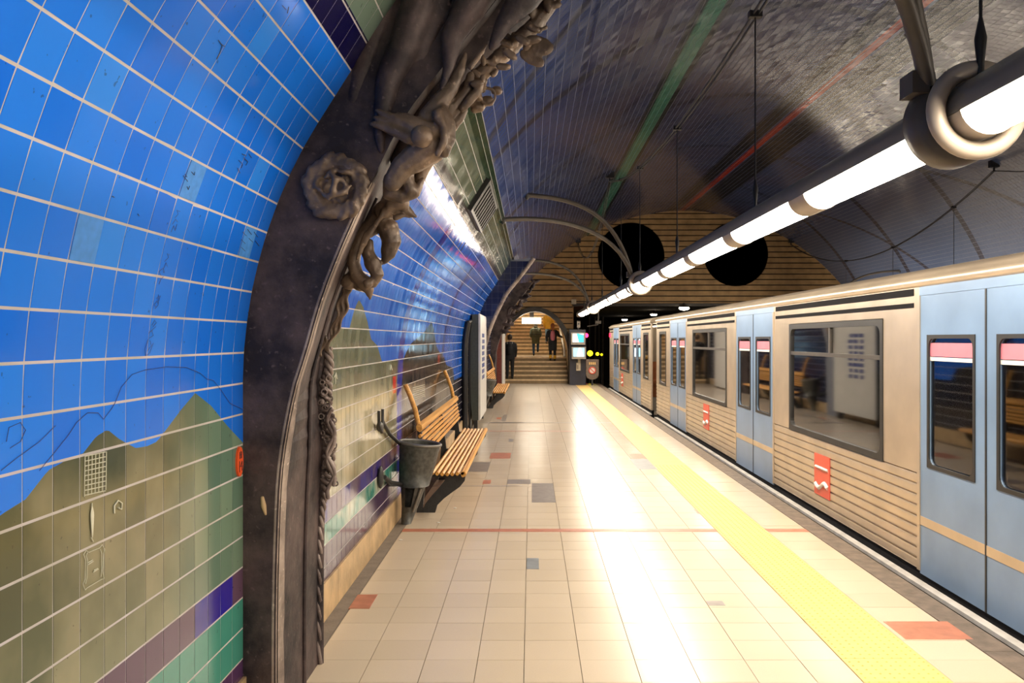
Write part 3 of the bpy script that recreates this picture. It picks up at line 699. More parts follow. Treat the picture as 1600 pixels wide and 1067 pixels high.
# --- drapery folds over the upper face
m = MB()
ch(m, [(665,-60,34),(655,10,30),(632,75,26),(606,130,20),(592,200,12),(596,235,6)], 3.52)
ch(m, [(770,-60,36),(735,10,26),(705,60,17),(700,110,10),(690,140,5)], 3.50)
ch(m, [(850,-50,30),(815,0,24),(785,40,14),(768,75,7)], 3.5)
ch(m, [(620,-50,24),(596,30,22),(572,90,20),(552,160,16),(545,200,7)], 3.56)
ch(m, [(700,-60,20),(690,20,14),(668,70,10),(655,130,5)], 3.54)
ch(m, [(622,250,14),(645,215,28),(672,165,38),(705,110,44),(750,50,50),(805,-20,55),(850,-80,55)], 3.80)
organic(m, 'drapery', M['bronze'], rib1, .012, 5, .014, .12)
# --- hanging figure: head, arms, fingers, collar
m = MB().ball(at(659,213,3.42), 17.5*3.45/F, 20, 12).build('head', M['bronze_fig'], rib1)
BULK[0] = 1.3
m = MB()
ch(m, [(589,173,3),(605,180,5),(623,188,7),(648,202,10)], 3.48); ch(m, [(581,193,3),(595,197,5),(610,201,7),(640,214,9)], 3.47)
ch(m, [(620,179,3),(636,184,6),(655,195,9),(680,205,11)], 3.49); ch(m, [(585,183,2.5),(600,189,4),(625,196,6)], 3.475)
ch(m, [(684,205,18),(672,232,20),(650,246,18),(628,262,14),(614,284,12)], 3.54)
ch(m, [(690,180,12),(700,198,10),(702,218,8),(694,238,7)], 3.5); ch(m, [(684,178,7),(693,200,5),(694,220,5),(684,240,4)], 3.455)
ch(m, [(614,284,13),(612,303,12),(628,306,10),(650,300,7),(660,281,3)], 3.62); ch(m, [(640,250,10),(634,275,10),(640,296,8)], 3.6)
ch(m, [(672,246,8),(664,262,7),(652,290,6)], 3.66)
ch(m, [(650,255,9),(655,265,5),(650,280,3)], 3.70)
ch(m, [(669,185,13),(688,160,12),(706,136,9),(720,108,6),(727,84,2.5)], 3.52)
ch(m, [(700,178,9),(715,160,8),(730,140,7),(735,118,5)], 3.58); ch(m, [(705,200,7),(718,185,6),(727,172,4)], 3.6)
organic(m, 'hanging_figure', M['bronze_fig'], rib1, .006, 3, .007, .03)
BULK[0] = 1.15
# --- leafy cluster
m = MB(); rr = random.Random(5)
path = [(714,150),(730,140),(742,125),(756,112),(770,100),(782,88),(796,76),(808,64),(822,52),(836,38),(848,22),(860,5),(872,-20)]
ch(m, [(u, v, 11) for u, v in path], 3.66)
for i in range(46):
    u, v = path[rr.randrange(len(path))]; u += rr.uniform(-16, 14); v += rr.uniform(-10, 22)
    p = at(u, v, 3.60+rr.uniform(-.08, .1)); a = rr.uniform(0, PI)
    Mx = Matrix.Rotation(a, 3, 'Y') @ Matrix.Rotation(rr.uniform(-.6, .6), 3, 'X')
    m.ball(p, rr.uniform(.018, .034), 8, 6, (1.3, .5, .6), Mx)
for a in ((738,158,12),(748,168,10),(762,158,11),(776,142,9),(742,172,7)): m.ball(at(a[0], a[1], 3.66), a[2]*3.6/F, 10, 6, (1.1, .8, .8))
m.torus(at(762,150,3.62), .034, .008, 'y', 16, 6)
ch(m, [(722,170,5),(732,158,7),(748,140,6),(755,120,4)], 3.56); ch(m, [(735,105,4),(748,88,4),(760,70,2)], 3.52)
# two large leaves
for (p0, p1, wd) in (((822,70), (862,74), 15), ((815,84), (848,98), 11), ((836,52),(852,40),7)):
    a, b = at(*p0, 3.64), at(*p1, 3.60); d = (b-a); cpt = (a+b)/2; ang = math.atan2(d.z, d.x)
    m.ball(cpt, d.length*.58, 14, 8, (1, .16, wd/24), Matrix.Rotation(-ang, 3, 'Y'))
organic(m, 'leaf_cluster', M['bronze_fig'], rib1, .006, 2, .008, .025)
BULK[0] = 1.32
# --- winged bird-like ornament under the figure
m = MB()
ch(m, [(640,292,9),(618,312,13),(600,334,14),(585,352,12),(567,366,9),(556,388,8),(552,410,8),(557,430,9),(570,442,10),(577,455,6),(578,467,1.5)], 3.92)
ch(m, [(600,328,12),(618,324,10),(636,330,7),(650,338,2)], 3.88); ch(m, [(596,342,9),(606,355,13),(612,378,12),(606,398,9),(600,410,3)], 3.9)
ch(m, [(578,378,4),(575,395,8),(582,412,10),(590,430,8),(583,442,6)], 3.88); m.ball(at(575,443,3.85), .024, 12, 8)
ch(m, [(545,440,10),(556,425,10),(562,445,8)], 3.96); ch(m, [(630,318,8),(610,322,8),(600,338,4)], 3.84); ch(m, [(618,340,4),(630,336,3),(640,340,1.5)], 3.84)
ch(m, [(648,262,4),(660,270,3),(663,278,1)], 3.75)
for k in range(6): ch(m, [(612-8*k, 318+9*k, 2.2), (600-7*k, 330+11*k, 3.2), (588-6*k, 350+11*k, 2)], 3.83)
organic(m, 'bird_ornament', M['bronze_fig'], rib1, .006, 2, .008, .03)
BULK[0] = 1.0
# --- wavy hair strands
m = MB()
for base in ([(512,468),(507,490),(503,515),(503,540),(500,556)], [(541,453),(536,475),(530,500),(519,525),(511,548)]):
    for k in range(5):
        ph = k*1.3; P = []
        cc = catmull([tuple(map(float, b)) for b in base], 6)
        for i, (u, v) in enumerate(cc):
            t = i/(len(cc)-1); wdt = 7*math.sin(PI*min(1, .25+t*.75))
            P.append((u+(k-2)*wdt*.45+2.6*math.sin(i*.75+ph*.4), v, 3.0*(1-.5*t), -.05+.012*(k % 2)))
        ch(m, P, 4.14, 6)
organic(m, 'wavy_hair', M['bronze_fig'], rib1, .005, 1)
# --- knotted rope and net column on the far edge
m = MB(); rr = random.Random(9)
rope = [(512,545),(514,575),(508,600),(508,630),(512,655),(514,680),(513,705),(512,735),(508,760),(505,785),(501,820),(499,870),(498,930),(498,1000),(500,1090)]
rc = catmull([tuple(map(float, p)) for p in rope], 8)
for k in range(3):
    P = []
    for i, (u, v) in enumerate(rc):
        a = i*.62+k*2*PI/3; wd = 5.0 if v < 600 else (9 if v < 760 else 3.2); P.append((u+wd*math.cos(a), v, 3.6 if v < 780 else 2.8, .022*math.sin(a)-.03))
    ch(m, P, 4.27, 6)
for i in range(70):
    v = rr.uniform(590, 765); u = 512+rr.uniform(-11, 10)+(v-640)*.03; p = at(u, v, 4.22+rr.uniform(-.03, .03))
    if rr.random() < .6: m.torus(p, rr.uniform(.010, .017), .0042, 'y', 10, 5, M=Matrix.Translation(p) @ Matrix.Rotation(rr.uniform(-.6, .6), 4, 'X') @ Matrix.Rotation(rr.uniform(-.6, .6), 4, 'Z'))
    else: m.ball(p, rr.uniform(.006, .012), 7, 5)
for s in (-1, 1):
    ch(m, [(517+6*s*math.sin(i*.9), 640+i*9+ (20 if s > 0 else 0), 3.4, -.05) for i in range(14)], 4.22, 6)
m.build('knotted_rope', M['bronze_lt'], rib1)
# grooves scratched/cast line on inner reveal
MB().tube([(p[0]+.006-.6*back(p[1]), RY0+.43, p[1]) for p in I1 if p[1] < 2.4], .010, 6).build('reveal_groove_bead', M['bronze'], rib1)
m = MB(); p = at(412, 792, RY0); ch(m, [(410,778,3),(412,790,4.5),(415,803,2)], RY0); m.build('plaster_patch', M['skirt'], rib1)
reparent_world(rib1)

rib2, I2, O2 = rib(17.6, 18.3, 3.385, M['grout_dark'], M['bronze_edge'], 'arched rib faced with navy tiles and a bright metal edge, behind the green display case')
# navy tiles on its front
m = MB(); zz = .05
def inner_x(z):
    for i in range(len(I2)-1):
        if I2[i+1][1] >= z: a, b = I2[i], I2[i+1]; t = (z-a[1])/(b[1]-a[1]+1e-9); return a[0]+(b[0]-a[0])*t
    return I2[-1][0]
while zz+.13 < 3.385:
    x = -1.22
    while x < .3:
        lo = lambda z: max(x+.002, prof_z(min(z, 3.35))-.02); hi = lambda z: min(x+.128, inner_x(z)-.045)
        if hi(zz+.02)-lo(zz+.02) > .0 or hi(zz+.11)-lo(zz+.11) > .0:
            z0_, z1_ = zz+.002, zz+.128
            m.prism([(lo(z0_), z0_), (max(lo(z0_), hi(z0_)), z0_), (max(lo(z1_), hi(z1_)), z1_), (lo(z1_), z1_)], 'y', 17.588, 17.602)
        x += .13
    zz += .13
o = m.build('tile', M['navy'], rib2); o['kind'] = 'stuff'
m = MB().tube([(p[0]-.005, 17.62, p[1]) for p in I2], .045, 8); m.build('metal_edge', M['bronze_edge'], rib2)
reparent_world(rib2)
rib3, I3, O3 = rib(25.0, 25.9, 3.385, M['bronze'], M['bronze_lt'], 'farthest dark bronze arched rib with leafy ornament beside the stairway')
m = MB(); rr = random.Random(3)
for p in [q for q in I3 if q[1] > 1.9]:
    for k in range(3):
        a = rr.uniform(0, PI); m.ball((p[0]+rr.uniform(-.1, .12), 25.1+rr.uniform(-.1, .3), p[1]+rr.uniform(-.12, .05)), rr.uniform(.05, .10), 8, 6, (1.4, .6, .6), Matrix.Rotation(a, 3, 'Y'))
for z in (1.9, 2.1, 2.35, 2.6, 2.9):
    x = inner_x(z); m.chain([(x-.05, 25.05, z, .07), (x+.14, 25.0, z-.02, .04), (x+.30, 25.0, z+.06*(1 if z > 2.2 else -1), .01)])
organic(m, 'leaf_ornament', M['bronze'], rib3, .02, 2); reparent_world(rib3)

# ---------------------------------------------------------------- light tubes
def light_tube(x, z, y0, y1, ringYs, label, spread=0, phase=3.47, pitch=1.83, lamp_len=1.53):
    e = empty('light_tube', (x, y0, z)); tag(e, label, 'light tube', 'suspended light tubes')
    r = .113
    up = [(x+r*math.cos(a), z+r*math.sin(a)) for a in [math.radians(-13+spread+(206-2*spread)*k/12) for k in range(13)]]
    MB().strip(up, 'y', y0, y1, -.006).build('housing', M['tubeh'], e)
    k0 = math.ceil((y0-phase)/pitch); prev = y0
    dn = [(x+r*math.cos(a), z+r*math.sin(a)) for a in [math.radians(-13+spread-(154+2*spread)*k/12) for k in range(13)]]
    k = k0; seg = None; dm = None; gm = None
    while phase+k*pitch+lamp_len <= y1+.01:
        a = phase+k*pitch; b = a+lamp_len
        if a > prev+.02:
            MB().strip(dn, 'y', prev, a, .006).build('joint_band', M['ring'], e)
        vs = [(p[0], yy, p[1]) for yy in (a, b) for p in dn]; n = len(dn)
        MB().add(vs, [(i, n+i, n+i+1, i+1) for i in range(n-1)], True).build('diffuser', M['lamp'], e, fix=False)
        prev = b; k += 1
    if prev < y1: MB().strip(dn, 'y', prev, y1, .006).build('joint_band', M['ring'], e)
    MB().lathe([(.01, 0), (r*.99, 0), (r*.99, .02), (.01, .02)], (x, y1, z), 20, 'y').build('end_cap', M['ring'], e)
    MB().lathe([(.01, -.02), (r*.99, -.02), (r*.99, .0), (.01, .0)], (x, y0, z), 20, 'y').build('end_cap', M['ring'], e)
    s = -1 if x < CX else 1
    for ry in ringYs:
        MB().torus((x, ry-.10, z), .160, .036, 'y', 36, 12).build('ring', M['ring'], e)
        MB().lathe([(.112, -.07), (.172, -.055), (.188, -.03), (.188, .06), (.165, .085), (.112, .10)], (x, ry+.07, z), 36, 'y').build('collar', M['collar'], e)
        MB().box(x+s*.17-.035, x+s*.17+.035, ry+.0, ry+.12, z+.10, z+.19).build('clamp', M['collar'], e)
        for (dy, zw, off) in ((-1.5, 3.36, 0), (-1.1, 3.78, .0)):
            # wall fixing point on the vault
            a = math.asin((zw-CZ)/RV); a = PI-a; wx = CX+RV*math.cos(a) if s < 0 else CX-RV*math.cos(a)
            P0 = Vector((wx, ry+dy, zw)); P3 = Vector((x+s*.13, ry+.03, z+.14))
            P1 = P0+Vector((-s*.75, .25, .10 if zw < 3.5 else .0)); P2 = P3+Vector((s*.30, -.3, .75 if zw < 3.5 else 1.0))
            pts = [P0*(1-t)**3+P1*3*t*(1-t)**2+P2*3*t*t*(1-t)+P3*t**3 for t in [i/16 for i in range(17)]]
            MB().tube(pts, .034, 10).build('bracket_arm', M['collar'], e)
            MB().ball(P0, .07, 10, 6, (.6, 1, 1)).build('wall_fixing', M['iron'], e)
    reparent_world(e); return e
light_tube(1.75, 2.55, -9.3, 30.25, (3.37, 13.4, 23.45), 'long suspended tube of glowing white lamps above the platform edge')
light_tube(2*CX-1.75, 2.55, -9.3, 30.25, (7.0, 17.0, 27.0), 'light tube over the far platform, hidden behind the train', 32)  # unseen lens opened upwards to brighten the vault
def cable(x, hooks, ym, zm, drops, label):
    e = empty('suspension_cable', (x, hooks[0], 5)); tag(e, label, 'cable', 'suspension cables of the light tubes')
    for j in range(len(hooks)-1):
        a, b = hooks[j], hooks[j+1]; mid = (a+b)/2; hw = (b-a)/2; zh = 5.16
        for dx in (-.02, .02):
            P = [(x+dx, a+(b-a)*i/24, zm+(zh-zm)*(((a+(b-a)*i/24)-mid)/hw)**2) for i in range(25)]
            MB().tube(P, .011, 5).build('cable', M['black'], e)
    zf = CZ+math.sqrt(RV**2-(x-CX)**2)
    for h in hooks:
        MB().tube([(x, h, 5.14), (x, h, zf-.06)], .022, 6).build('hook_rod', M['black'], e); MB().box(x-.09, x+.09, h-.06, h+.06, zf-.09, zf+.05).build('anchor_plate', M['black'], e)
    for d in drops:
        for j in range(len(hooks)-1):
            a, b = hooks[j], hooks[j+1]
            if a < d < b:
                mid = (a+b)/2; hw = (b-a)/2; zt = zm+(5.16-zm)*((d-mid)/hw)**2
                MB().tube([(x, d, zt), (x, d, 2.64)], .007, 5).build('dropper', M['black'], e); MB().box(x-.05, x+.05, d-.03, d+.03, zt-.02, zt+.03).build('cable_clamp', M['black'], e)
                MB().tube([(x, d, 2.66), (x, d, 2.72), (x, d, 2.82), (x, d, 2.9)], [.014, .014, .024, .008], 8).build('turnbuckle', M['black'], e)
    reparent_world(e)
cable(1.75, (-1.9, 18.5, 38.9 if 0 else 30.9), 8.3, 4.15, (3.24, 6.5, 9.98, 13.4, 16.2, 20.5, 24, 27.5), 'thin black suspension cable with droppers to the light tube over the platform')
cable(9.65, (-3.0, 17.35, 30.9), 8.3, 4.0, (12.5, 15.5, 19.0, 22.2, 25.5), 'black suspension cable in front of the right side of the vault')

# ---------------------------------------------------------------- grille on wall band
g = empty('vent_grille', (-.45, 9, 3.1)); tag(g, 'black louvred vent grille in the green tile band of the curved wall', 'grille')
s0 = 0
while prof(s0)[1] < 2.99: s0 += .01
s1 = s0
while prof(s1)[1] < 3.25: s1 += .01
def wbox(sa, sb, ya, yb, t0, t1):
    m = []
    for (s, y, t) in [(s, y, t) for t in (t0, t1) for y in (ya, yb) for s in (sa, sb)]:
        x, z, tx, tz = prof(s); m.append((x+tz*t, y, z-tx*t))
    return MB().add(m, [(0,2,3,1),(4,5,7,6),(0,1,5,4),(2,6,7,3),(0,4,6,2),(1,3,7,5)])
wbox(s0, s1, 8.4, 10.1, -.0, .006).build('backing', M['fan'], g)
for k in range(9): y = 8.45+k*.19; wbox(s0, s1, y, y+.09, .006, .045).build('louvre', M['iron'], g)
for (a, b, c_, d_) in ((s0-.03, s0, 8.37, 10.13), (s1, s1+.03, 8.37, 10.13), (s0, s1, 8.37, 8.4), (s0, s1, 10.1, 10.13)): wbox(a, b, c_, d_, 0, .05).build('frame_bar', M['black'], g)
reparent_world(g)

# ---------------------------------------------------------------- benches and bins
def bench(Y0, Y1, label):
    e = empty('wall_bench', (-.8, Y0, 0)); tag(e, label, 'bench', 'slatted wooden benches along the wall')
    L = Y1-Y0
    def slat(x, z, w_, t, ang=0, name='seat_slat', r=.35, y0=Y0, y1=Y1):
        m = MB(); pts = []
        for (sx, sz) in ((-1, -1), (1, -1), (1, 1), (-1, 1)):
            for q in ((1, 0), (0, 1)) if (sx*sz > 0) else ((0, 1), (1, 0)):
                px = sx*(w_/2-(0 if q[0] else t*r)); pz = sz*(t/2-(0 if q[1] else t*r)); pts.append((x+px*math.cos(ang)-pz*math.sin(ang), z+px*math.sin(ang)+pz*math.cos(ang)))
        # order round the outline
        cx = sum(p[0] for p in pts)/8; cz = sum(p[1] for p in pts)/8; pts.sort(key=lambda p: math.atan2(p[1]-cz, p[0]-cx))
        m.prism(pts, 'y', y0, y1); m.build(name, M['wood'], e)
    for k in range(7): slat(-.935+k*.0475, .385-.010*math.sin(k/6*PI), .034, .034, .06*(k-3)/3)
    slat(-.640, .375, .05, .055, -.3, 'front_slat')
    bx0, bz0, bx1, bz1 = -1.015, .545, -1.065, .80; ang = math.atan2(bz1-bz0, bx1-bx0)
    for k in range(5):
        t = k/5.4; slat(bx0+(bx1-bx0)*t, bz0+(bz1-bz0)*t, .034, .024, ang, 'back_slat')
    slat(-1.058, .815, .085, .055, ang, 'back_rail', .45)
    for y in (Y0+.04, Y1-.3):
        P = [Vector((-1.07, y, .84)), Vector((-1.10, y, .98)), Vector((-1.15, y, 1.12)), Vector((-1.195, y, 1.22))]
        MB().tube([P[0], P[1], P[2], P[3]], .024, 8).build('wall_strut', M['wood'], e)
    for y in (Y0+.10, (Y0+Y1)/2, Y1-.16):
        oc = [(-.625, .355), (-.635, .30), (-.68, .245), (-.75, .195), (-.83, .135), (-.895, .07), (-.915, .0)]; ic = [(-1.08, .0), (-1.02, .07), (-.97, .14), (-.90, .21), (-.82, .27), (-.76, .305), (-.98, .32), (-.98, .36)]
        lg = MB()
        band = catmull(oc, 3)+[(-1.02, .0), (-1.0, .06), (-.95, .13), (-.88, .195), (-.81, .25), (-.74, .295)]
        for i in range(6):      # curved cast bracket in short pieces
            A, B = oc[i], oc[i+1]; I6 = [(-.80, .355), (-.82, .31), (-.85, .27), (-.90, .21), (-.955, .15), (-1.01, .08), (-1.05, .0)]
            lg.prism([A, B, I6[i+1], I6[i]], 'y', y-.03, y+.03)
        lg.prism([(-1.09, 0), (-1.04, 0), (-1.00, .36), (-1.05, .80), (-1.085, .80), (-1.06, .36)], 'y', y-.03, y+.03).box(-1.05, -.64, y-.028, y+.028, .335, .36).build('leg', M['iron'], e)
        MB().prism([(-1.22, .40), (-1.05, .38), (-1.05, .46), (-1.22, .50)], 'y', y-.02, y+.02).build('wall_bracket', M['iron'], e)
    MB().tube([(-.9, Y0+.1, .32), (-.9, Y1-.16, .32)], .015, 6).build('under_rail', M['iron'], e)
    reparent_world(e); return e
bench(7.85, 11.75, 'nearer slatted orange wooden bench with dark iron legs against the tiled wall')
bench(19.8, 23.7, 'small distant slatted orange bench between the green and maroon display cases')
def bin_(yc, label, far=False):
    e = empty('litter_bin', (-1.02, yc, 0)); tag(e, label, 'bin', 'conical steel litter bins')
    x = -.995; zt = .72
    def ring(cx, r, z, tilt=0): return [(cx+r*math.cos(a), yc+r*math.sin(a), z+tilt*math.cos(a)) for a in [2*PI*k/24 for k in range(24)]]
    rings = [ring(x, .185, zt, -.02), ring(x-.03, .158, .5, -.01), ring(x-.055, .135, .34)]
    vs = [p for r_ in rings for p in r_]; fs = [(i*24+k, i*24+(k+1) % 24, (i+1)*24+(k+1) % 24, (i+1)*24+k) for i in range(2) for k in range(24)]
    inn = [ring(x, .170, zt, -.02), ring(x-.03, .145, .5, -.01), ring(x-.055, .125, .36)]; o = len(vs); vs += [p for r_ in inn for p in r_]
    fs += [(o+i*24+k, o+(i+1)*24+k, o+(i+1)*24+(k+1) % 24, o+i*24+(k+1) % 24) for i in range(2) for k in range(24)]+[tuple(o+48+k for k in range(24))]+[tuple(48+k for k in range(23, -1, -1))]
    MB().add(vs, fs, True).build('bucket', M['bin'], e, fix=False)
    m = MB(); n = 24
    P = ring(x, .183, zt, -.02); m.tube(P+[P[0]], .014, 8, cap=False); m.build('rim', M['binrim'], e)
    # lower cone, cut open at the front
    rr2 = [ring(x-.06, .112, .34), ring(x-.09, .075, .16), ring(x-.125, .045, .0)]
    vs = [p for r_ in rr2 for p in r_]; MB().add(vs, [(i*24+k, i*24+(k+1) % 24, (i+1)*24+(k+1) % 24, (i+1)*24+k) for i in range(2) for k in range(24) if not (i == 0 and 16 <= k <= 18)]+[tuple(48+k for k in range(23, -1, -1))], True).build('lower_cone', M['bin'], e, fix=False)
    MB().tube([(x+.02, yc-.09, .33), (x-.05, yc-.075, .12)], .012, 6).build('strap', M['binrim'], e)
    yw = yc-.9
    MB().tube([(-1.0-.165, yc-.06, .72), (-1.19, yc-.45, .85), (-1.17, yw, 1.0)], .016, 8).build('upper_arm', M['iron'], e)
    MB().tube([(-1.14, yc-.06, .36), (-1.19, yc-.4, .44), (-1.17, yw+.1, .55)], .016, 8).build('lower_arm', M['iron'], e)
    MB().tube([(-1.17, yw, 1.1), (-1.17, yw, .98), (-1.16, yw-.1, .93), (-1.17, yw-.16, .99), (-1.17, yw-.16, 1.1)], .012, 8).build('wall_hook', M['iron'], e)
    MB().ball((-1.18, yw-.07, .97), .052, 12, 8, (.5, 1, .8)).build('hook_cup', M['bin'], e)
    MB().ball((-1.20, yw+.08, .55), .06, 12, 8, (.4, 1, 1.5)).build('lower_fixing', M['iron'], e)
    MB().tube([(-1.20, yw+.1, .58), (-1.19, yc-.45, .42), (-1.15, yc-.1, .36)], .010, 6).build('brace', M['iron'], e)
    reparent_world(e)
bin_(7.45, 'nearer conical grey steel litter bin bracketed to the wall in front of the bench'); bin_(19.2, 'distant grey conical litter bin just past the green display case')
def litter(x, y, s, lab):
    m = MB().ball((x, y, .004), s, 7, 5, (1, .7, .25)); o = m.build('paper_scrap', M['white']); tag(o, lab, 'scrap', 'litter scraps near the bench')
for u, v, lab in ((711,794,'tiny white paper scrap on the floor, nearest the bench leg'), (685,817,'tiny white paper scrap on the floor in front of the litter bin'), (626,844,'tiny pale scrap by the gutter, just before the red floor stripe')): x, y = on_floor(u, v); litter(x, y, .018, lab)

# ---------------------------------------------------------------- display cases
def case(Y0, Y1, xf, xb, z0, z1, side, label, letters):
    e = empty('display_case', (xf, Y0, 0)); tag(e, label, 'display case', 'display cases along the wall')
    n = 14; back = [(xb-.055*math.sin(PI*k/n)+.04, z0+(z1-z0)*k/n) for k in range(n+1)]
    out = [(xf-.03, z0)]+[(x, z) for x, z in back]+[(xf-.03, z1)]
    MB().prism(out, 'y', Y0, Y1).build('side_body', side, e)
    MB().prism([(xf-.03, z0), (xf-.03, z1+.01), (xf-.02, z1+.02), (xf, z1), (xf+.006, z1-.06), (xf+.006, z0+.05), (xf, z0)], 'y', Y0-.01, Y1+.01).build('front_panel', M['casewh'], e)
    m = MB(); rr = random.Random(2)
    for k in range(letters):
        z = z1-.35-k*.115
        for q in range(3): m.box(xf+.0062, xf+.009, Y0+.5+q*.28, Y0+.7+q*.28+rr.uniform(-.05, .05), z-.075, z)
    m.build('front_lettering', M['ink'], e)
    for y in (Y0+.06, Y1-.1): MB().box(xf-.12, xf-.05, y-.04, y+.04, 0, z0+.02).build('foot_post', M['black'], e)
    P = [(prof_z(z)+.05, Y0-.75, z) for z in [.05+.1*k for k in range(20)]]
    MB().tube(P, .055, 8).build('wall_post', M['black'], e); MB().tube([P[-1], (xb+.02, Y0+.02, z1-.12)], .03, 8).build('post_arm', M['black'], e)
    MB().box(xb-.03, xb+.01, Y0-.02, Y0+.3, 0, z1-.2).build('rear_post', M['black'], e)
    reparent_world(e)
case(15.4, 17.45, -.945, -1.13, .15, 2.11, M['casegr'], 'tall display case with dark green side and white lettered front', 8)
case(26.3, 28.6, -.90, -1.10, .05, 2.09, M['casered'], 'tall display case with maroon side beside the stairway', 0)

# ---------------------------------------------------------------- prints on the near wall
def wall_decal(fn):
    pass
def wpt(u, v, d=.004):
    Y, z = on_wall(u, v); x = prof_z(z) if z < 3.35 else -.37
    i = min(range(len(PROF)), key=lambda k: abs(PROF[k][1]-z)); a, b = PROF[max(i-1, 0)], PROF[min(i+1, len(PROF)-1)]
    L = math.dist(a, b); tx, tz = (b[0]-a[0])/L, (b[1]-a[1])/L
    return Vector((x+tz*d, Y, z-tx*d))
def pen(name, lines, r, mat, parent=wallA):
    m = MB()
    for l in lines: m.tube([wpt(u, v, .003) for u, v in l], r, 4)
    return m.build(name, mat, parent)
grid = []
for i in range(7): grid.append([(131+5.6*i, 712.5-i*1.2+(0 if i else 0)), (130+5.6*i, 776-i*1.8)])
for i in range(9): v = 713+i*7.6; grid.append([(130.5, v), (163, v-7)])
o = pen('grid_emblem', grid, .0016, M['whiteprint'])
pen('spindle_emblem', [[(142,786),(142,792)],[(141,840),(144,846)]], .002, M['whiteprint'])
m = MB(); P = [wpt(142+.05*i, 791+4.9*i, .0035) for i in range(11)]; m.tube(P, [.003, .006, .009, .010, .009, .008, .007, .006, .005, .004, .002], 8, flat=.25); m.build('spindle_emblem', M['whiteprint'], wallA)
pen('frame_emblem', [[(133,860),(129,866),(132,875),(131,905),(128,912),(131,922),(135,918),(157,905),(161,904),(159,892),(160,865),(162,858),(158,851),(154,856),(137,863),(133,860)],
     [(135,863),(133,868),(135,876),(134,904),(132,912)],[(155,858),(157,864),(157,893),(156,901)]], .0013, M['whiteprint'])
pen('frame_emblem_marks', [[(136,882),(144,877)],[(136,879),(143,875)],[(144,894),(152,889)],[(145,891),(151,888)]], .0018, M['whiteprint'])
pen('hook_mark', [[(177,802),(177,790),(183,782),(189,786),(188,796),(183,793)]], .0028, M['whiteprint'])
# orange-red oval
c = wpt(372.5, 721, .0); oy = .036; oz = .062
m = MB(); n = 24
vs = [(c.x+.0085, c.y, c.z)]+[(c.x+.0085, c.y+oy*math.cos(2*PI*k/n), c.z+oz*math.sin(2*PI*k/n)) for k in range(n)]+[(c.x-.004, c.y+oy*math.cos(2*PI*k/n), c.z+oz*math.sin(2*PI*k/n)) for k in range(n)]
m.add(vs, [(0, 1+k, 1+(k+1) % n) for k in range(n)]+[(1+k, 1+n+k, 1+n+(k+1) % n, 1+(k+1) % n) for k in range(n)]); ov = m.build('oval_plaque', M['redoval'], wallA)
def stroke(lines, r, mat, name, dx=.0095):
    m = MB()
    for l in lines: m.tube([(c.x+dx, c.y+a*oy, c.z+b*oz) for a, b in l], r, 4)
    return m.build(name, mat, wallA)
stroke([[(-.35,.05),(-.35,-.7)],[(.45,-.65),(.45,.0)],[(.45,0),(-.1,-.35),(.6,-.35)],[(-.3,.65),(-.3,.2)],[(.0,.7),(.0,.2)],[(.35,.65),(.3,.2)],[(-.35,.45),(.4,.45)]], .0016, M['black_ink'], 'plaque_numerals')
# ink lines and handwriting
pen('pen_line', [[(60,735),(85,705),(105,680),(118,660),(135,645),(152,645),(160,655),(172,640),(178,630),(188,605),(205,585),(225,578),(260,573),(290,574),(312,583),(322,592),(332,594),(345,610),(358,630),(380,640)]], .0011, M['ink'])
pen('pen_line', [[(0,735),(25,715),(60,690),(85,665)],[(8,690),(12,668),(30,660),(38,672),(30,690),(14,700)]], .0010, M['ink'])
hand = [[(238,536),(232,552),(226,556),(225,545),(230,530)],[(229,548),(235,540),(233,532)],[(232,528),(238,524),(236,516),(231,520)],[(236,516),(242,510)],[(236,508),(240,500),(243,504),(238,510)],
        [(243,480),(239,476),(244,470),(246,476),(241,482)],[(246,474),(246,460)],[(243,466),(249,462),(247,470)],[(247,444),(250,436),(254,432)],[(250,430),(247,424),(254,418),(255,426)],
        [(255,418),(258,410),(260,416)],[(256,408),(262,402),(260,396),(264,398)],[(266,362),(270,352),(272,360),(275,350)],[(268,350),(273,342),(276,346)],[(272,340),(277,334),(275,328),(280,330)]]
pen('handwriting', hand, .0009, M['ink'])
pen('pen_marks', [[(285,274),(289,279),(292,283)],[(288,272),(291,276)],[(298,268),(302,273),(303,268)],[(291,291),(293,296),(295,290)],[(340,62),(346,70),(342,82),(337,92)],[(344,68),(350,72)],
     [(372,250),(378,256),(376,262)],[(380,246),(386,252),(383,258)],[(377,240),(384,243)],[(388,240),(392,246)],[(370,262),(374,270)],
     [(378,362),(384,368)],[(386,358),(392,366)],[(376,374),(382,380)],[(388,372),(394,378)],[(376,386),(382,392)],[(396,362),(402,370)],[(398,376),(404,384)],[(440,8),(446,14)],[(450,10),(448,20)],[(174,306),(177,308)],[(214,334),(216,337)]], .0012, M['black_ink'])
# light tile patches
for (u, v) in ((115, 368), (297, 282), (392, 372)):
    Y, z = on_wall(u, v); k = round((3.524-TW/2-Y)/TW); Yc = 3.524-TW*(k+.5)
    s = 0
    while prof(s)[1] < z: s += .005
    r_ = int((s-.0404)/TH); mm = tile_matrix(.0404+(r_+.5)*TH, Yc, 0); q = MB().box(-gw/2, gw/2, -gh/2, gh/2, 0, .0022, mm); q.build('pale_tile', M['pale_blue'], wallA)
# pink reflections-like marks are left to the lighting; white tick emblems on the far wall
pen('white_mark', [[(521,590),(524,582),(526,592)],[(524,582),(523,600)]], .004, M['whiteprint'], wallB)
pen('white_mark', [[(609,578),(610,570),(612,578)]], .006, M['whiteprint'], wallB)
txt = []
for i in range(7): txt.append([(644+0, 606+i*3.3), (663, 601+i*2.9)])
pen('wall_inscription', txt, .0035, M['whiteprint'], wallB)

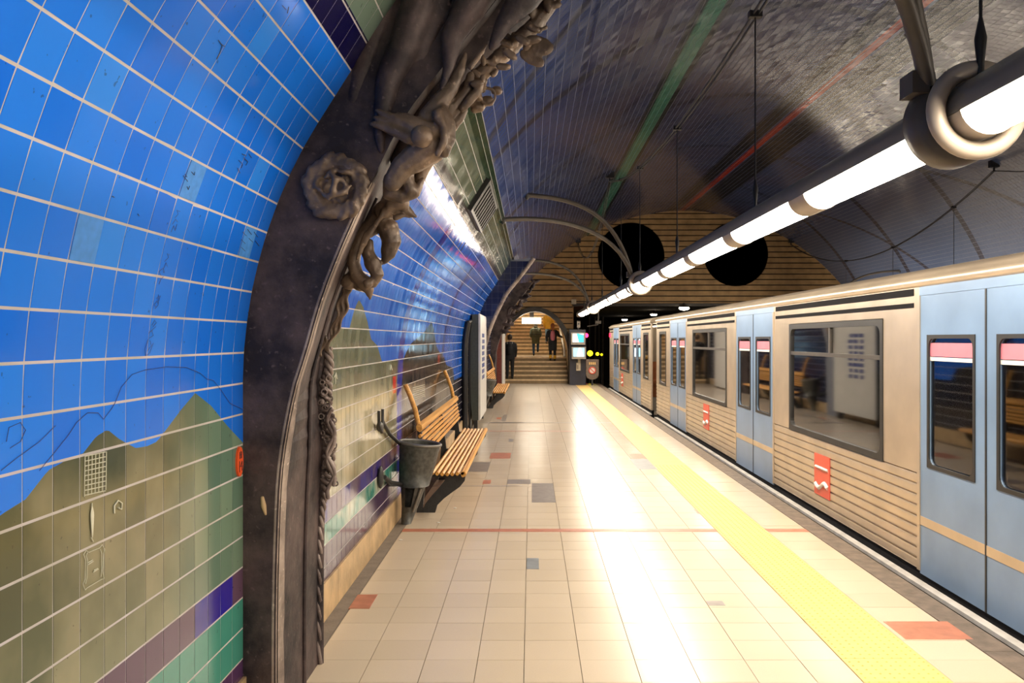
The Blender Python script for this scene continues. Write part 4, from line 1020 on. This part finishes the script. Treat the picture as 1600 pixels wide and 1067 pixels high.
# ---------------------------------------------------------------- train
TX = 2.70
def rrect(y0, y1, z0, z1, r, n=4):
    p = []
    for cy, cz, a in ((y1-r, z1-r, 0), (y0+r, z1-r, 90), (y0+r, z0+r, 180), (y1-r, z0+r, 270)):
        for k in range(n+1): q = math.radians(a+90*k/n); p.append((cy+r*math.cos(q), cz+r*math.sin(q)))
    return p
def holed(mb, Y0, Y1, Z0, Z1, y0, y1, z0, z1, r, xa, xb):      # panel with a rounded window hole, thickness xa..xb
    I = rrect(y0, y1, z0, z1, r); n = len(I); O = []
    for k, (y, z) in enumerate(I):
        q = k//5; O.append(((Y1, Z1), (Y0, Z1), (Y0, Z0), (Y1, Z0))[q])
    vs = [(x, p[0], p[1]) for x in (xa, xb) for L in (O, I) for p in L]; fs = []
    for k in range(n):
        j = (k+1) % n
        if O[k] == O[j]: fs += [(n+k, n+j, k), (3*n+k, 2*n+k, 3*n+j)]
        else: fs += [(k, n+k, n+j, j), (2*n+k, 2*n+j, 3*n+j, 3*n+k), (k, j, 2*n+j, 2*n+k)]
        fs.append((n+k, 3*n+k, 3*n+j, n+j))
    return mb.add(vs, fs)
ZB, ZS, ZT, ZR = .05, .72, 1.80, 2.03
def ridged(mb, y0, y1):
    p = [(TX+.03, ZB)]; z = ZB
    while z < ZS-.01: p += [(TX+.010, z), (TX-.003, z+.004), (TX-.005, z+.012), (TX-.005, z+.056), (TX-.003, z+.064), (TX+.010, z+.068)]; z += .0744
    p += [(TX, ZS), (TX+.03, ZS)]; mb.prism(p, 'y', y0, y1)
def window(e, y0, y1, small=False):
    m = MB(); z0, z1 = .745, 1.775
    holed(m, y0-.03, y1+.03, z0-.03, z1+.03, y0+.02, y1-.02, z0+.02, z1-.02, .07, TX-.012, TX+.03); f = m.build('window_frame', M['rubber'], e)
    MB().box(TX+.008, TX+.014, y0, y1, z0, z1).build('pane', M['glass'], f)
    if not small:
        MB().box(TX-.008, TX+.012, y0+.02, y1-.02, 1.49, 1.525).build('transom', M['steel_dk'], f); MB().box(TX-.006, TX+.01, (y0+y1)/2-.02, (y0+y1)/2+.02, 1.52, z1).build('mullion', M['steel_dk'], f)
def door(e, yc, w_=.84):
    for s in (-1, 1):
        y0, y1 = (yc-w_, yc-.008) if s < 0 else (yc+.008, yc+w_)
        m = MB(); holed(m, y0, y1, .03, 1.95, y0+.13, y1-.13, .80, 1.66, .06, TX-.004, TX+.035); lf = m.build('door_leaf', M['trainblue'], e)
        MB().box(TX+.010, TX+.016, y0+.12, y1-.12, .79, 1.67).build('door_pane', M['glassb'], lf)
        MB().box(TX+.004, TX+.010, y0+.13, y1-.13, 1.535, 1.625).build('pink_sticker', M['pink'], lf); MB().box(TX+.003, TX+.010, y0+.13, y1-.13, 1.505, 1.53).build('white_line', M['white'], lf)
        g = MB(); holed(g, y0+.11, y1-.11, .78, 1.68, y0+.135, y1-.135, .805, 1.655, .055, TX-.010, TX+.0); g.build('door_gasket', M['rubber'], lf)
        MB().box(TX-.007, TX-.003, y0, y1, .37, .43).build('reflection_band', M['steel'], lf)  # pale band stands in for the floor strip's reflection in the door
    MB().box(TX-.008, TX+.0, yc-.008, yc+.008, .03, 1.95).build('door_seal', M['rubber'], e)
def carriage(y0, y1, doors, wins, smalls, label, logos):
    e = empty('metro_carriage', (TX+1.35, y0, -1.0)); tag(e, label, 'train', 'carriages of the metro train')
    dw = .85; spans = []; cur = y0
    for d in sorted(doors):
        spans.append((cur, d-dw)); cur = d+dw
    spans.append((cur, y1))
    holes = sorted([(a, b, False) for a, b in wins]+[(a, b, True) for a, b in smalls])
    for a, b in spans:
        if b-a < .05: continue
        m = MB(); ridged(m, a, b); m.build('ridged_panel', M['steel'], e)
        hs = [h for h in holes if h[0] > a and h[1] < b]; m = MB(); cur = a
        for h in hs:
            if h[0]-.031 > cur: m.box(TX-.004, TX+.03, cur, h[0]-.031, ZS, ZT)
            cur = h[1]+.031; m.box(TX-.004, TX+.03, h[0]-.031, h[1]+.031, 1.805, 1.81)
        m.box(TX-.004, TX+.03, cur, b, ZS, ZT); m.box(TX-.004, TX+.03, a, b, ZT, ZR); m.build('side_panel', M['steel'], e)
        for z0, z1 in ((1.872, 1.905), (1.955, 2.005)):
            if b-a > .5: MB().box(TX-.007, TX, a+.08, b-.08, z0, z1).build('vent_slot', M['fan'], e)
    for h in holes: window(e, h[0], h[1], h[2])
    for d in doors:
        door(e, d); MB().box(TX-.004, TX+.03, d-dw, d+dw, 1.952, ZR).build('door_header', M['trainblue'], e)
        for s in (-1, 1): MB().box(TX-.012, TX+.02, d+s*dw-.02, d+s*dw+.02, ZB, 1.95).build('door_post', M['steel'], e)
    cor = [(TX+.02, 2.00), (TX-.02, 2.02), (TX-.035, 2.045), (TX-.02, 2.07), (TX+.0, 2.075), (TX+.02, 2.10), (TX+.06, 2.125), (TX+.10, 2.13), (TX+.13, 2.145), (TX+.3, 2.16), (TX+.3, 2.05)]
    MB().prism(cor, 'y', y0, y1, True).build('cornice', M['steel'], e)
    roof = [(TX+.2, 2.10), (TX+.35, 2.19), (TX+.8, 2.25), (TX+1.35, 2.27), (TX+1.9, 2.25), (TX+2.35, 2.19), (TX+2.7, 2.05), (TX+2.7, -.95), (TX+2.66, -.95), (TX+2.66, 2.0), (TX+2.3, 2.1), (TX+1.35, 2.18), (TX+.4, 2.10), (TX+.2, 2.05)]
    MB().prism(roof, 'y', y0, y1).build('roof_and_far_side', M['steel'], e)
    MB().box(TX+.03, TX+2.66, y0, y1, -.05, .03).build('cabin_floor', M['gutter'], e)
    MB().box(TX-.052, TX+.03, y0, y1, -.05, -.024).build('sill_rail', M['sill'], e); MB().box(TX+.01, TX+.06, y0, y1, -.6, .05).build('underframe', M['fan'], e)
    MB().box(TX+2.6, TX+2.65, y0+.1, y1-.1, .03, 2.0).build('inner_wall', M['inwall'], e)
    MB().box(TX+1.2, TX+1.5, y0+.3, y1-.3, 2.06, 2.08).build('cabin_light', em('cabin_glow', (1, .88, .7), 1.6), e)
    for h in wins:
        ym = (h[0]+h[1])/2
        for sx in (.35, 1.75):
            for dy in (-.55, .45):
                yy = ym+dy; st = MB().box(TX+sx, TX+sx+.85, yy-.22, yy+.22, .42, .50).box(TX+sx, TX+sx+.85, yy+(.2 if dy < 0 else -.26), yy+(.26 if dy < 0 else -.2), .50, 1.0).box(TX+sx+.3, TX+sx+.5, yy-.1, yy+.1, .03, .42); st.build('passenger_seat', M['seat'], e)
        for yy in (h[0]-.1, h[1]+.1): MB().tube([(TX+1.2, yy, .03), (TX+1.2, yy, 2.07)], .018, 8).build('grab_pole', M['handle'], e)
    for (yl, zl) in logos:
        lg = MB().box(TX-.012, TX-.004, yl-.2, yl+.2, zl-.19, zl+.19).build('red_logo_plate', M['redlogo'], e)
        m = MB()
        for off in (0.07, -.09):
            P = [(TX-.0135, yl-.16+.32*k/8, zl+off+(.03 if off < 0 else .0)*math.sin(k/8*2*PI)) for k in range(9)]; m.tube(P, .014 if off > 0 else .022, 4, flat=.2 if 0 else 1)
        m.build('logo_stripes', M['white'], lg)
    # bogies
    for yb in (y0+2.2, y1-2.2):
        for dy in (-.9, .9):
            MB().lathe([(.1, 0), (.40, 0), (.42, .03), (.38, .12), (.1, .12)], (TX+.35, yb+dy, -.72), 24, 'x').build('wheel', M['rail'], e)
    reparent_world(e); return e
carriage(-6.3, 17.9, [-.2, 4.93, 10.1, 15.3], [(.95, 3.75), (6.4, 8.65), (11.5, 13.85)], [(16.65, 17.45)], 'nearest silver metro carriage with blue doors, filling the right side', [(7.7, .385), (12.8, .46), (2.3, .39)])
c2 = carriage(18.7, 28.6, [21.25, 26.4], [(22.85, 25.2)], [(19.15, 19.95)], 'farther silver metro carriage with blue doors, beyond the dark coupling gap', [(24.6, .45)])
gwy = empty('coupling_bellows', (4, 17.9, 0)); tag(gwy, 'dark rubber bellows closing the gap between the two carriages', 'bellows')
for k in range(8): MB().box(TX+.12+.03*(k % 2), TX+2.5, 17.9+.1*k, 17.9+.1*k+.07, -.5, 2.05).build('bellows_fold', M['rubber'], gwy)
reparent_world(gwy)
tl = MB().lathe([(.01, -.03), (.07, -.03), (.09, .0), (.09, .06)], (TX+.12, 28.62, 1.78), 16, 'y').build('tail_lamp', em('tail_red', (1, .02, .05), 5), c2); tl.matrix_parent_inverse = c2.matrix_world.inverted()
e2 = MB().box(TX-.025, TX-.003, 28.2, 28.5, 1.72, 1.86).build('side_lamp', em('side_red', (1, .02, .05), 3), c2); e2.matrix_parent_inverse = c2.matrix_world.inverted()
fe = MB().box(TX+.03, TX+2.68, 28.5, 28.6, -.5, 2.1).build('carriage_end', M['steel'], c2); fe.matrix_parent_inverse = c2.matrix_world.inverted()
for i, (rx, lab) in enumerate(((3.32, 'rail under the train nearest the platform'), (4.76, 'rail under the far side of the train'), (6.7, 'nearer rail of the empty second track'), (8.14, 'rail of the second track beside the far platform'))):
    m = MB().prism([(rx-.06, -1.2), (rx+.06, -1.2), (rx+.01, -1.17), (rx+.03, -1.14), (rx+.03, -1.10), (rx-.03, -1.10), (rx-.03, -1.14), (rx-.01, -1.17)], 'y', -10, 57)
    tag(m.build('rail', M['rail']), lab, 'rail', 'running rails')

# ---------------------------------------------------------------- people
def person(loc, h, label, pose, coat, legs, shoe, extra=None, lean=0.0, coatlen=.75, hood=False):
    """Figure facing +Y (away from the camera)."""
    e = empty('person', loc); tag(e, label, 'person'); k = h/1.75
    def T(p): return (p[0]*k, (p[1]+lean*max(0, p[2]-.9))*k, p[2]*k)
    def cc(m, pts, n=10): m.chain([(*T(p[:3]), p[3]*k) for p in pts], n)
    b = MB(); b.ball(T((0, .01, 1.63)), .105*k, 14, 10, (.82, .95, 1.15))
    b.ball(T((0, .115, 1.61)), .018*k, 6, 5); 
    for s in (-1, 1): b.ball(T((s*.088, .0, 1.62)), .022*k, 6, 5, (.5, 1, 1.4)); b.ball(T((s*.035, .092, 1.645)), .012*k, 6, 4)
    cc(b, [(0, -.01, 1.42, .055), (0, 0, 1.55, .05)]); cc(b, [(0, 0, .95, .13), (0, 0, 1.15, .125), (0, 0, 1.36, .14)])
    arms = pose['arms']; lg = pose['legs']
    for s, A in zip((-1, 1), arms):
        sh, el, wr = A; cc(b, [(s*.12, 0, 1.40, .06), (*sh, .055), (*el, .042), (*wr, .030)])
        d = (Vector(wr)-Vector(el)).normalized(); pc = Vector(wr)+d*.05; cc(b, [(*wr, .028), (*pc, .034)])
        for q in range(4):
            o = Vector(((q-1.5)*.016, 0, 0)); f0 = pc+o+d*.03; f1 = f0+d*(.035+.006*(1 if q in (1, 2) else 0)); f2 = f1+d*.022+Vector((0, .012, 0)); cc(b, [(*f0, .0095), (*f1, .0085), (*f2, .0075)], 6)
        th = pc+Vector((-s*.028, .012, 0)); cc(b, [(*th, .011), (*(th+d*.03+Vector((-s*.014, .01, 0))), .009)], 6)
    for s, A in zip((-1, 1), lg):
        hp, kn, an = A; cc(b, [(*hp, .085), (*kn, .055), (*an, .038)]); cc(b, [(*an, .038), (an[0], an[1]+.13, an[2]-.045, .03)])
    organic(b, 'body', M['skin'], e, .012*k, 2)
    t = MB()
    for s, A in zip((-1, 1), lg): hp, kn, an = A; cc(t, [(hp[0], hp[1], hp[2]+.02, .105), (*kn, .075), (an[0], an[1], an[2]+.04, .055)])
    organic(t, 'trousers', legs, e, .014*k, 2)
    c_ = MB(); hem = 1.0-coatlen*.5
    ell = Matrix.Diagonal((1.25, .85, 1))
    pr = [(.155, hem), (.165, .95), (.15, 1.1), (.175, 1.3), (.16, 1.42), (.075, 1.48)]
    vs = []
    for r_, z in pr:
        for q in range(16): a = 2*PI*q/16; vs.append(T((r_*1.25*math.cos(a), r_*.95*math.sin(a), z)))
    c_.add(vs, [(i*16+q, i*16+(q+1) % 16, (i+1)*16+(q+1) % 16, (i+1)*16+q) for i in range(5) for q in range(16)]+[tuple(range(15, -1, -1)), tuple(80+q for q in range(16))], True)
    for s, A in zip((-1, 1), arms): sh, el, wr = A; cc(c_, [(s*.12, 0, 1.39, .08), (*sh, .08), (*el, .065), (wr[0], wr[1], wr[2]+.01, .05)])
    if hood: c_.ball(T((0, -.06, 1.50)), .10*k, 12, 8, (1.2, .8, .8))
    organic(c_, 'coat', coat, e, .014*k, 2)
    hh = MB(); hh.ball(T((0, -.015, 1.655)), .112*k, 14, 10, (.9, .95, 1.08)); 
    if extra and extra.get('long'): cc(hh, [(0, -.06, 1.62, .09), (0, -.09, 1.48, .07), (0, -.10, 1.36, .04)])
    organic(hh, 'hair', (extra or {}).get('hair', M['hair']), e, .012*k, 2)
    for s, A in zip((-1, 1), lg):
        hp, kn, an = A; f = MB(); cc(f, [(an[0], an[1]-.03, an[2]-.035, .045), (an[0], an[1]+.16, an[2]-.045, .038)]); cc(f, [(an[0], an[1], an[2]-.03, .048), (an[0], an[1], an[2]+.05, .05)])
        organic(f, 'shoe', shoe, e, .012*k, 1)
        if extra and extra.get('sock'): f = MB(); cc(f, [(an[0], an[1], an[2]+.05, .062), (an[0], an[1], an[2]+.14, .064)]); organic(f, 'sock', extra['sock'], e, .012*k, 1)
    if extra and extra.get('pack'):
        p = MB(); cc(p, [(0, -.20, 1.05, .11), (0, -.21, 1.2, .12), (0, -.19, 1.33, .10)]); organic(p, 'backpack', extra['pack'], e, .014*k, 2)
        for s in (-1, 1): q = MB(); cc(q, [(s*.10, -.15, 1.40, .016), (s*.10, -.02, 1.47, .016), (s*.11, .13, 1.40, .016)], 6); q.build('backpack_strap', M['greycl'], e)
    if extra and extra.get('belt'):
        q = MB().torus((0, 0, 0), .19*k, .018*k, 'z', 20, 6, M=Matrix.Translation(T((0, 0, 1.12))) @ ell.to_4x4()); q.build('belt', M['coat_dark'], e)
    if extra and extra.get('scarf'):
        q = MB().torus((0, 0, 0), .09*k, .04*k, 'z', 16, 8, M=Matrix.Translation(T((0, 0, 1.50)))); q.build('scarf', extra['scarf'], e)
    return e
stand = dict(arms=[((-.20, 0, 1.36), (-.24, -.02, 1.12), (-.22, .08, .90)), ((.20, 0, 1.36), (.24, -.02, 1.12), (.22, .08, .90))], legs=[((-.09, 0, .93), (-.10, .02, .50), (-.10, 0, .09)), ((.09, 0, .93), (.10, .02, .50), (.10, 0, .09))])
climb = dict(arms=[((-.20, 0, 1.36), (-.26, -.04, 1.12), (-.24, .14, .98)), ((.20, 0, 1.36), (.26, .02, 1.12), (.24, .18, 1.0))], legs=[((-.09, 0, .93), (-.11, -.03, .50), (-.10, -.10, .09)), ((.09, 0, .93), (.12, .20, .62), (.11, .16, .27))])
climb2 = dict(arms=[((-.20, 0, 1.36), (-.28, .0, 1.12), (-.26, .14, .95)), ((.20, 0, 1.36), (.30, .10, 1.18), (.42, .22, 1.12))], legs=[((-.09, 0, .93), (-.10, .10, .52), (-.10, .04, .11)), ((.09, 0, .93), (.10, .04, .50), (.10, -.02, .09))])
person((-.80, 31.17, .16), 1.66, 'person in dark jacket carrying a backpack at the foot of the stairs', stand, M['coat_dark'], M['coat_dark'], M['shoe'], dict(pack=M['coat_dark']), coatlen=.45)
p = at(837, 556, 34.5); person((p.x, 34.5, .96), 1.40, 'person in belted olive parka and blue jeans climbing the stairs', climb, M['coat_olive'], M['jeans'], M['shoe'], dict(belt=1, hair=M['greycl']), lean=.12, coatlen=.75, hood=True)
p = at(863.5, 562, 32.4); person((p.x, 32.4, .80), 1.46, 'person in long black coat with pink backpack and yellow socks on the stairs', climb2, M['coat_dark'], M['coat_dark'], M['shoe'], dict(pack=M['pink'], sock=M['yellow_cl'], scarf=M['yellow_cl'], hair=M['seat'], long=1), coatlen=1.0)
p = at(857, 548, 37.6); person((p.x, 37.3, 1.44), 1.55, 'person in yellow jacket and pale jeans partly hidden behind the black coat', stand, M['yellow_cl'], M['jeans_lt'], M['shoe'], dict(), coatlen=.5)
